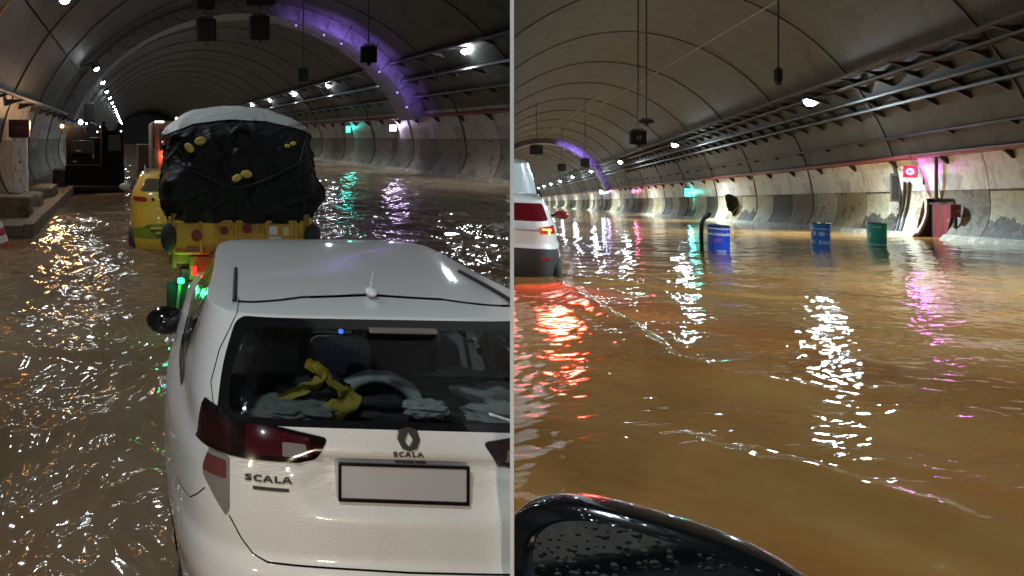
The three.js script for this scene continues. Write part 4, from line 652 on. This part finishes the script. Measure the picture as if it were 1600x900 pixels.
{ // dark lorry standing by the left wall
  const S = 24, t = thing('dark_lorry', 'dark lorry with lamps on its roof by the left kerb', 'lorry', [(148 - CX) * S / F, 0, -S]);
  const dk = plain(0.006, 0.0055, 0.0065, 0.85, { specularIntensity: 0.3 }), dk2 = plain(0.008, 0.0075, 0.0085, 0.85, { specularIntensity: 0.3 }), pane = plain(0.01, 0.01, 0.012, 0.25);
  obj('box_body', rbox(1.5, 1.55, 4, -0.34, 1.78, -2.1, 0.06), dk, t);
  obj('side_body', rbox(0.75, 1.45, 3.6, 0.72, 1.65, -1.95, 0.08), dk2, t);
  obj('rear_panel', rbox(2.22, 1.2, 0.3, 0, 0.5, -0.14, 0.06), dk, t);
  obj('rear_window', rbox(0.9, 0.5, 0.03, -0.45, 1.75, -0.09, 0.02), pane, t); obj('rear_window', rbox(0.5, 0.6, 0.03, 0.74, 1.9, -0.14, 0.02), pane, t);
  for (const [x, y, w] of [[-0.62, 1.6, 0.2], [0.0, 2.1, 0.36], [-0.3, 0.9, 0.7], [-0.75, 1.2, 0.16]]) obj('chrome_strip', rbox(w, 0.035, 0.03, x, y, -0.06, 0.01, 1), M.steel, t);
  obj('door_handle', rbox(0.06, 0.16, 0.05, -0.05, 1.4, -0.05, 0.015), M.steel, t);
  obj('exhaust_stack', cyl(0.09, 0.09, 1.6, 0.3, 1.9, 0.0, 12), dk, t);
  obj('bumper', rbox(2.24, 0.2, 0.2, 0, 0.2, 0.05, 0.04), M.black, t);
  for (const sg of [-1, 1]) wheel(t, sg * 0.95, 0.2, -0.6, 0.45, 0.3);
  const lampAt = (px, py, r, c, k, cd, name) => { const p = at(px, py, S + 0.05).sub(t.position); obj('lamp_' + name, sph(r, p.x, p.y, p.z), glow(...c, k), t); obj('lamp_stalk', rod([p.x, p.y - r, p.z], [p.x, p.y - r - 0.25, p.z - 0.05], 0.02, 6), M.black, t); if (cd) { const L = new THREE.PointLight(C(...c), cd, 0, 2); L.position.set(p.x, p.y + 0.06, p.z + r + 0.02); L.castShadow = true; L.shadow.radius = r / 0.02; L.name = name + '_glow'; t.add(L); } };
  lampAt(126, 191, 0.085, [1, 0.95, 0.9], 25, 3, 'work'); lampAt(97, 197, 0.07, [1.0, 0.5, 0.18], 14, 8, 'beacon'); lampAt(135, 193, 0.035, [1, 0.95, 0.9], 15, 0, 'marker');
  for (const [px, py] of [[157, 198], [189, 205], [152, 206]]) lampAt(px, py, 0.03, [1, 0.95, 0.85], 8, 0, 'marker');
}
{ // beige minibus and box lorry further on
  const S = 28, t = thing('minibus', 'beige minibus with white roof lights half hidden by the tarpaulin', 'minibus', [2.1, 0, -S]);
  const bg = plain(0.3, 0.23, 0.15, 0.45, { map: rep(T.grime, 0.4) });
  obj('body', rbox(2.0, 2.35, 5, 0, 1.65, -2.5, 0.14, 3), bg, t);
  obj('bumper', rbox(2.0, 0.3, 0.2, 0, 0.35, 0.05, 0.05), M.black, t);
  obj('door_window', rbox(0.26, 0.95, 0.04, -0.55, 2.0, 0.0, 0.03), M.blackGloss, t);
  obj('side_panel', rbox(0.24, 0.9, 0.04, -0.85, 1.2, 0.0, 0.02), plain(0.05, 0.2, 0.17, 0.5), t);
  const tl = obj('tail_light', rbox(0.14, 0.62, 0.05, -0.42, 1.3, 0.02, 0.02), glow(1.0, 0.1, 0.04, 1.6), t); obj('tail_light', sph(0.06, -0.53, 1.9, 0.03), glow(1, 0.25, 0.2, 4), t); obj('tail_light', sph(0.05, -0.5, 2.07, 0.03), glow(1, 0.95, 0.85, 6), t);
  obj('roof_light', rbox(0.4, 0.06, 0.06, -0.7, 2.79, 0.0, 0.02), glow(1, 0.93, 0.85, 6), t); obj('roof_light', sph(0.06, 0.05, 2.93, 0.05), glow(1, 0.93, 0.85, 8), t);
  const L = new THREE.PointLight(C(1, 0.12, 0.06), 3, 0, 2); L.position.set(-0.42, 1.3, 0.15); L.name = 'tail_glow'; t.add(L);
  for (const sg of [-1, 1]) wheel(t, sg * 0.85, 0.2, -0.8, 0.36, 0.24);
  const S2 = 33, u = thing('box_lorry', 'brown box lorry beyond the yellow car', 'lorry', [(229 - CX) * S2 / F, 0, -S2]);
  obj('box_body', rbox(0.9, 1.6, 4, 0, 0.9, -2, 0.04), plain(0.17, 0.1, 0.07, 0.6, { map: rep(T.grime, 0.6) }), u); obj('door_bar', rbox(0.05, 1.3, 0.05, 0.05, 0.95, 0.02, 0.01), plain(0.2, 0.06, 0.04, 0.5), u); obj('rear_frame', merge([box(0.92, 0.06, 0.05, 0, 1.68, 0.0), box(0.92, 0.06, 0.05, 0, 0.15, 0.0)]), M.darkSteel, u); for (const sg of [-1, 1]) wheel(u, sg * 0.38, 0.1, -0.5, 0.34, 0.2);
}

{ // white crossover at the left of the right bore
  const S = 12.9, car = thing('crossover_car', 'white crossover with a glowing red tail light in the right bore', 'car', [7.72, waterY(S) - 0.0, -S], yawR);
  const rows = [[-0.15, 0.8, 0.1, 4.0, 5], [0.15, 0.86, 0.0, 4.1, 4.6], [0.4, 0.9, -0.03, 4.1, 4.4], [0.6, 0.9, -0.02, 4.1, 4.4], [0.68, 0.87, 0.02, 4.0, 4.4], [0.95, 0.85, 0.04, 3.9, 4.6], [1.1, 0.78, 0.08, 3.0, 4.6], [1.3, 0.71, 0.2, 2.6, 4.6], [1.52, 0.6, 0.34, 2.2, 4.6]];
  let body = planBody(rows, { rise: 0.09, centre: 0.42 }, { cols: 120, rows: 54 });
  const cut = (shape, z0 = -0.6) => { const c = rearCut(shape, z0), r = inside(body, c); body = outside(body, c); return r; };
  obj('rear_window', cut(roundPoly([[-0.66, 1.13], [0.66, 1.13], [0.56, 1.47], [-0.56, 1.47]], 0.06)), plain(0.11, 0.006, 0.012, 0.08), car);  // red brake light reflection is put into the glass colour
  const lit = glow(1.0, 0.03, 0.02, 3);
  for (const sg of [1, -1]) { const f = (p) => sg > 0 ? p : flipX(p); const tl = obj('tail_light', pushOut(cut(roundPoly(f([[-0.86, 0.87], [-0.52, 0.89], [-0.5, 1.02], [-0.86, 1.05]]), 0.03), -0.4), 0.012), lensMat(0.4, 0.015, 0.012), car); obj('brake_light', merge([rbox(0.16, 0.035, 0.02, -sg * 0.62, 0.985, -0.03, 0.01), rbox(0.04, 0.12, 0.02, -sg * 0.66, 0.95, -0.035, 0.01)]), glow(1.0, 0.25, 0.08, 5), tl); obj('fog_reflector', rbox(0.16, 0.05, 0.02, -sg * 0.6, 0.42, 0.04, 0.01), lensMat(0.35, 0.02, 0.03), car);
    if (sg > 0) continue; const L = new THREE.SpotLight(C(1, 0.01, 0.006), 75, 0, 0.5, 0.5, 2); L.position.set(-sg * 0.64, 0.95, 0.08); L.target.position.set(-sg * 0.6, 0.62, 2); car.add(L.target); L.castShadow = true; L.shadow.radius = 10; L.name = 'brake_glow'; car.add(L); }
  obj('bumper', cut(roundPoly([[-0.97, -0.2], [0.97, -0.2], [0.97, 0.55], [0.6, 0.6], [-0.6, 0.6], [-0.97, 0.55]], 0.03), -0.7), plain(0.03, 0.026, 0.03, 0.55), car);
  obj('trim_bar', tube([[-0.5, 0.96, 0.0], [0, 0.96, 0.02], [0.5, 0.96, 0.0]], 0.018, 8), M.chrome, car);
  { const c = sideCut(roundPoly([[0.6, 1.08], [0.9, 1.42], [1.9, 1.45], [2.6, 1.1]], 0.05), 1), w = inside(body, c); body = outside(body, c); obj('side_window', w, plain(0.02, 0.02, 0.02, 0.1), car); }
  obj('body', body, paintMat(0.7, 0.7, 0.68, 0.001), car);
  for (const sg of [-1, 1]) { wheel(car, sg * 0.78, 0.08, -0.7, 0.35, 0.22); const m = obj('door_mirror', new THREE.SphereGeometry(1, 16, 12).scale(0.14, 0.1, 0.08).translate(sg * 1.0, 1.1, -1.9), plain(0.25, 0.02, 0.03, 0.3), car); obj('mirror_arm', rod([sg * 0.75, 1.06, -1.95], [sg * 0.93, 1.09, -1.92], 0.03, 6), M.black, m); }
  clipThing(car, 1);
  const S2 = 18, van = thing('white_van', 'tall bluish white van ahead of the white crossover', 'van', [at(800, 300, S2).x - 0.25, waterY(S2), -S2], yawR);
  const vb = planBody([[0.2, 0.9, 0, 4, 7], [1.2, 0.9, 0, 4, 7], [2.0, 0.8, 0.06, 3.9, 6], [2.6, 0.66, 0.12, 3.8, 5]], { rise: 0.12, centre: 0.45 }, { cols: 90, rows: 30 });
  obj('body', vb, paintMat(0.6, 0.68, 0.72, 0.0005), van); obj('bumper', rbox(1.7, 0.3, 0.15, 0, 0.35, 0.02, 0.04), M.black, van);
  clipThing(van, 1);
}

// ---------------------------------------------------------------- barrels
function barrel(px, py, label, base, paint, r, h, turn) {
  const s = 1500 / (py - 316), p = V((px - CX) * s / F, waterY(s), -s), t = thing('steel_barrel', label, 'barrel', p.toArray(), turn, 'barrels standing in the flood water');
  const pr = [[r * 0.96, -0.25], [r, -0.22], [r, h * 0.3], [r * 1.025, h * 0.33], [r, h * 0.36], [r, h * 0.64], [r * 1.025, h * 0.67], [r, h * 0.7], [r, h - 0.03], [r * 1.03, h - 0.015], [r * 1.02, h], [r * 0.97, h], [r * 0.96, h - 0.025], [0.001, h - 0.025]];
  const map = canvasTex(1024, 512, (c, W, H) => { c.fillStyle = base; c.fillRect(0, 0, W, H); paint(c, W, H); c.globalAlpha = 0.18; for (let i = 0; i < 300; i++) { c.fillStyle = rnd() < 0.5 ? '#1a120a' : '#c9c2b0'; c.fillRect(rnd() * W, rnd() * H, 1 + rnd() * 6, 1 + rnd() * 10); } });
  const g = new THREE.LatheGeometry(pr.map((q) => new THREE.Vector2(...q)), 40), P = g.attributes.position, U = g.attributes.uv; for (let i = 0; i < P.count; i++) U.setY(i, clamp(P.getY(i) / h, 0, 1));
  g.computeVertexNormals();
  obj('drum', g, std({ map, roughness: 0.38, clearcoat: 0.5 }), t);
  obj('rim', new THREE.TorusGeometry(r * 1.01, 0.014, 8, 40).rotateX(Math.PI / 2).translate(0, h, 0), M.darkSteel, t);
  obj('bung', cyl(0.04, 0.04, 0.03, r * 0.5, h - 0.005, 0, 12), M.steel, t);
  return t;
}
const marks = (c, x, y, w, h, col) => { c.fillStyle = col; for (let i = 0; i < w; i += 9) c.fillRect(x + i, y + rnd() * h * 0.3, 4 + rnd() * 4, h * (0.5 + rnd() * 0.5)); };
const around = (c, W, f) => { for (let k = 0; k < 3; k++) f(k * W / 3); };
const b1 = barrel(1123, 393, 'bright blue barrel with a white band, nearest of the barrels', '#2a5cf0', (c, W, H) => { c.fillStyle = '#e8ecf4'; c.fillRect(0, 30, W, 26); c.fillRect(0, 118, W, 58); c.fillStyle = '#2a5cf0'; for (let i = 0; i < 40; i++) c.fillRect(rnd() * W, 112, 20 + rnd() * 30, 12 + rnd() * 20); c.fillStyle = '#e6b8d6'; around(c, W, (x) => c.fillRect(x + 90, 128, 120, 40)); around(c, W, (x) => { marks(c, x + 80, 220, 110, 90, '#c85ad0'); marks(c, x + 120, 410, 150, 20, '#dfe6f2'); }); }, 0.255, 0.78, 0.4);
barrel(1282, 388, 'blue barrel with white printed patches below the bright reflection', '#1f7ae0', (c, W, H) => { c.fillStyle = '#cfe2ee'; c.fillRect(0, 92, W, 16); around(c, W, (x) => { c.fillRect(x + 10, 170, 90, 70); c.fillRect(x + 240, 160, 50, 80); marks(c, x + 150, 190, 60, 30, '#cfe2ee'); marks(c, x + 20, 340, 260, 50, '#cfe2ee'); c.fillStyle = '#cfe2ee'; c.fillRect(x + 5, 330, 36, 60); }); c.fillRect(0, 470, W, 14); }, 0.218, 0.81, 1.1);
barrel(1370, 385, 'teal green barrel with white stripes beside the junction box', '#1cbfae', (c, W, H) => { c.fillStyle = '#d5ece4'; c.fillRect(0, 400, W, 20); around(c, W, (x) => { c.fillStyle = '#d5ece4'; c.fillRect(x + 10, 210, 60, 100); marks(c, x + 90, 50, 160, 40, '#d5ece4'); }); }, 0.225, 0.79, 0.2);
{ const p = b1.position.clone().add(V(-0.2, 0, -0.35)), s = -p.z; const t = obj('bent_pole', tube([[p.x, p.y - 0.2, p.z], [p.x, p.y + 0.75, p.z], [p.x + 0.07, p.y + 0.95, p.z], [p.x + 0.2, p.y + 1.03, p.z], [p.x + 0.24, p.y + 1.13, p.z]], 0.05, 10), M.rubber); tag(t, 'bent black pole sticking up behind the bright blue barrel', 'pole'); }

{ // door mirror of the camera car, seen at the lower edge
  const S = 0.8, p = at(1035, 950, S), t = thing('wing_mirror', 'wet black wing mirror at the bottom edge of the right view', 'mirror', p.toArray(), -0.7);
  const sect = (a) => { const c = Math.cos(a), s = Math.sin(a); return [Math.sign(c) * Math.pow(Math.abs(c), 0.72) * 0.174, Math.sign(s) * Math.pow(Math.abs(s), 0.86) * (s > 0 ? 0.102 : 0.1)]; };
  const wet = plain(0.006, 0.006, 0.007, 0.14, { clearcoat: 1, clearcoatRoughness: 0.03, bumpMap: rep(T.drops, 1.6), bumpScale: 0.0004 });
  const shell = grid(72, 22, (i, j) => { const a = i * Math.PI * 2, [x, y] = sect(a), k = j < 0.25 ? lerp(0.86, 1, Math.sin(j / 0.25 * Math.PI / 2)) : Math.pow(Math.cos((j - 0.25) / 0.75 * Math.PI / 2), 0.55), z = j < 0.25 ? -0.015 * (j / 0.25) + 0.005 : -0.01 - 0.1 * Math.sin((j - 0.25) / 0.75 * Math.PI / 2); return [x * k, y * k, z, i * 0.85, j * 0.2]; });
  obj('housing', shell, wet, t);
  obj('bezel', grid(72, 6, (i, j) => { const [x, y] = sect(i * Math.PI * 2), k = lerp(0.86, 0.8, j); return [x * k, y * k, 0.005 - 0.014 * Math.sin(j * Math.PI / 2) , i, j]; }), plain(0.035, 0.045, 0.05, 0.2, { clearcoat: 1 }), t);
  const face = poly(Array.from({ length: 48 }, (_, i) => sect(i / 48 * Math.PI * 2).map((v) => v * 0.815)));
  obj('mirror_glass', extr(face, 0.004).translate(0, 0, -0.014), plain(0.3, 0.32, 0.36, 0.03, { metalness: 1, bumpMap: rep(T.drops, 1.5), bumpScale: 0.00012 }), t);
  obj('arm', tube([[-0.06, -0.08, -0.05], [-0.12, -0.16, -0.05], [-0.14, -0.3, -0.06]], 0.035, 10), M.black, t);
  clipThing(t, 1);
}
{ // headlamps of the car the left view is taken from, below the frame
  for (const [x, l] of [[-0.35, 'left'], [0.9, 'right']]) { const t = thing('headlamp', `${l} headlamp of the following car below the view`, 'headlamp', [x, 0.85, -0.25]); obj('lamp_bulb', sph(0.05), glow(1, 0.8, 0.55, 8), t); obj('bowl', new THREE.SphereGeometry(0.11, 18, 10, 0, Math.PI * 2, 0, Math.PI / 2).rotateX(Math.PI / 2).translate(0, 0, 0.0), M.chrome, t);
    const L = new THREE.SpotLight(C(1.0, 0.8, 0.56), 2.9, 0, 0.85, 0.8, 2); L.position.set(0, 0, -0.06); L.target.position.set(0.15, -0.02, -3); L.castShadow = true; L.shadow.radius = 3; L.name = 'headlamp_beam'; t.add(L, L.target); }
}

scene.traverse((o) => { if (o.isMesh) { o.castShadow = true; o.receiveShadow = true; } });
renderer.render(scene, camera);
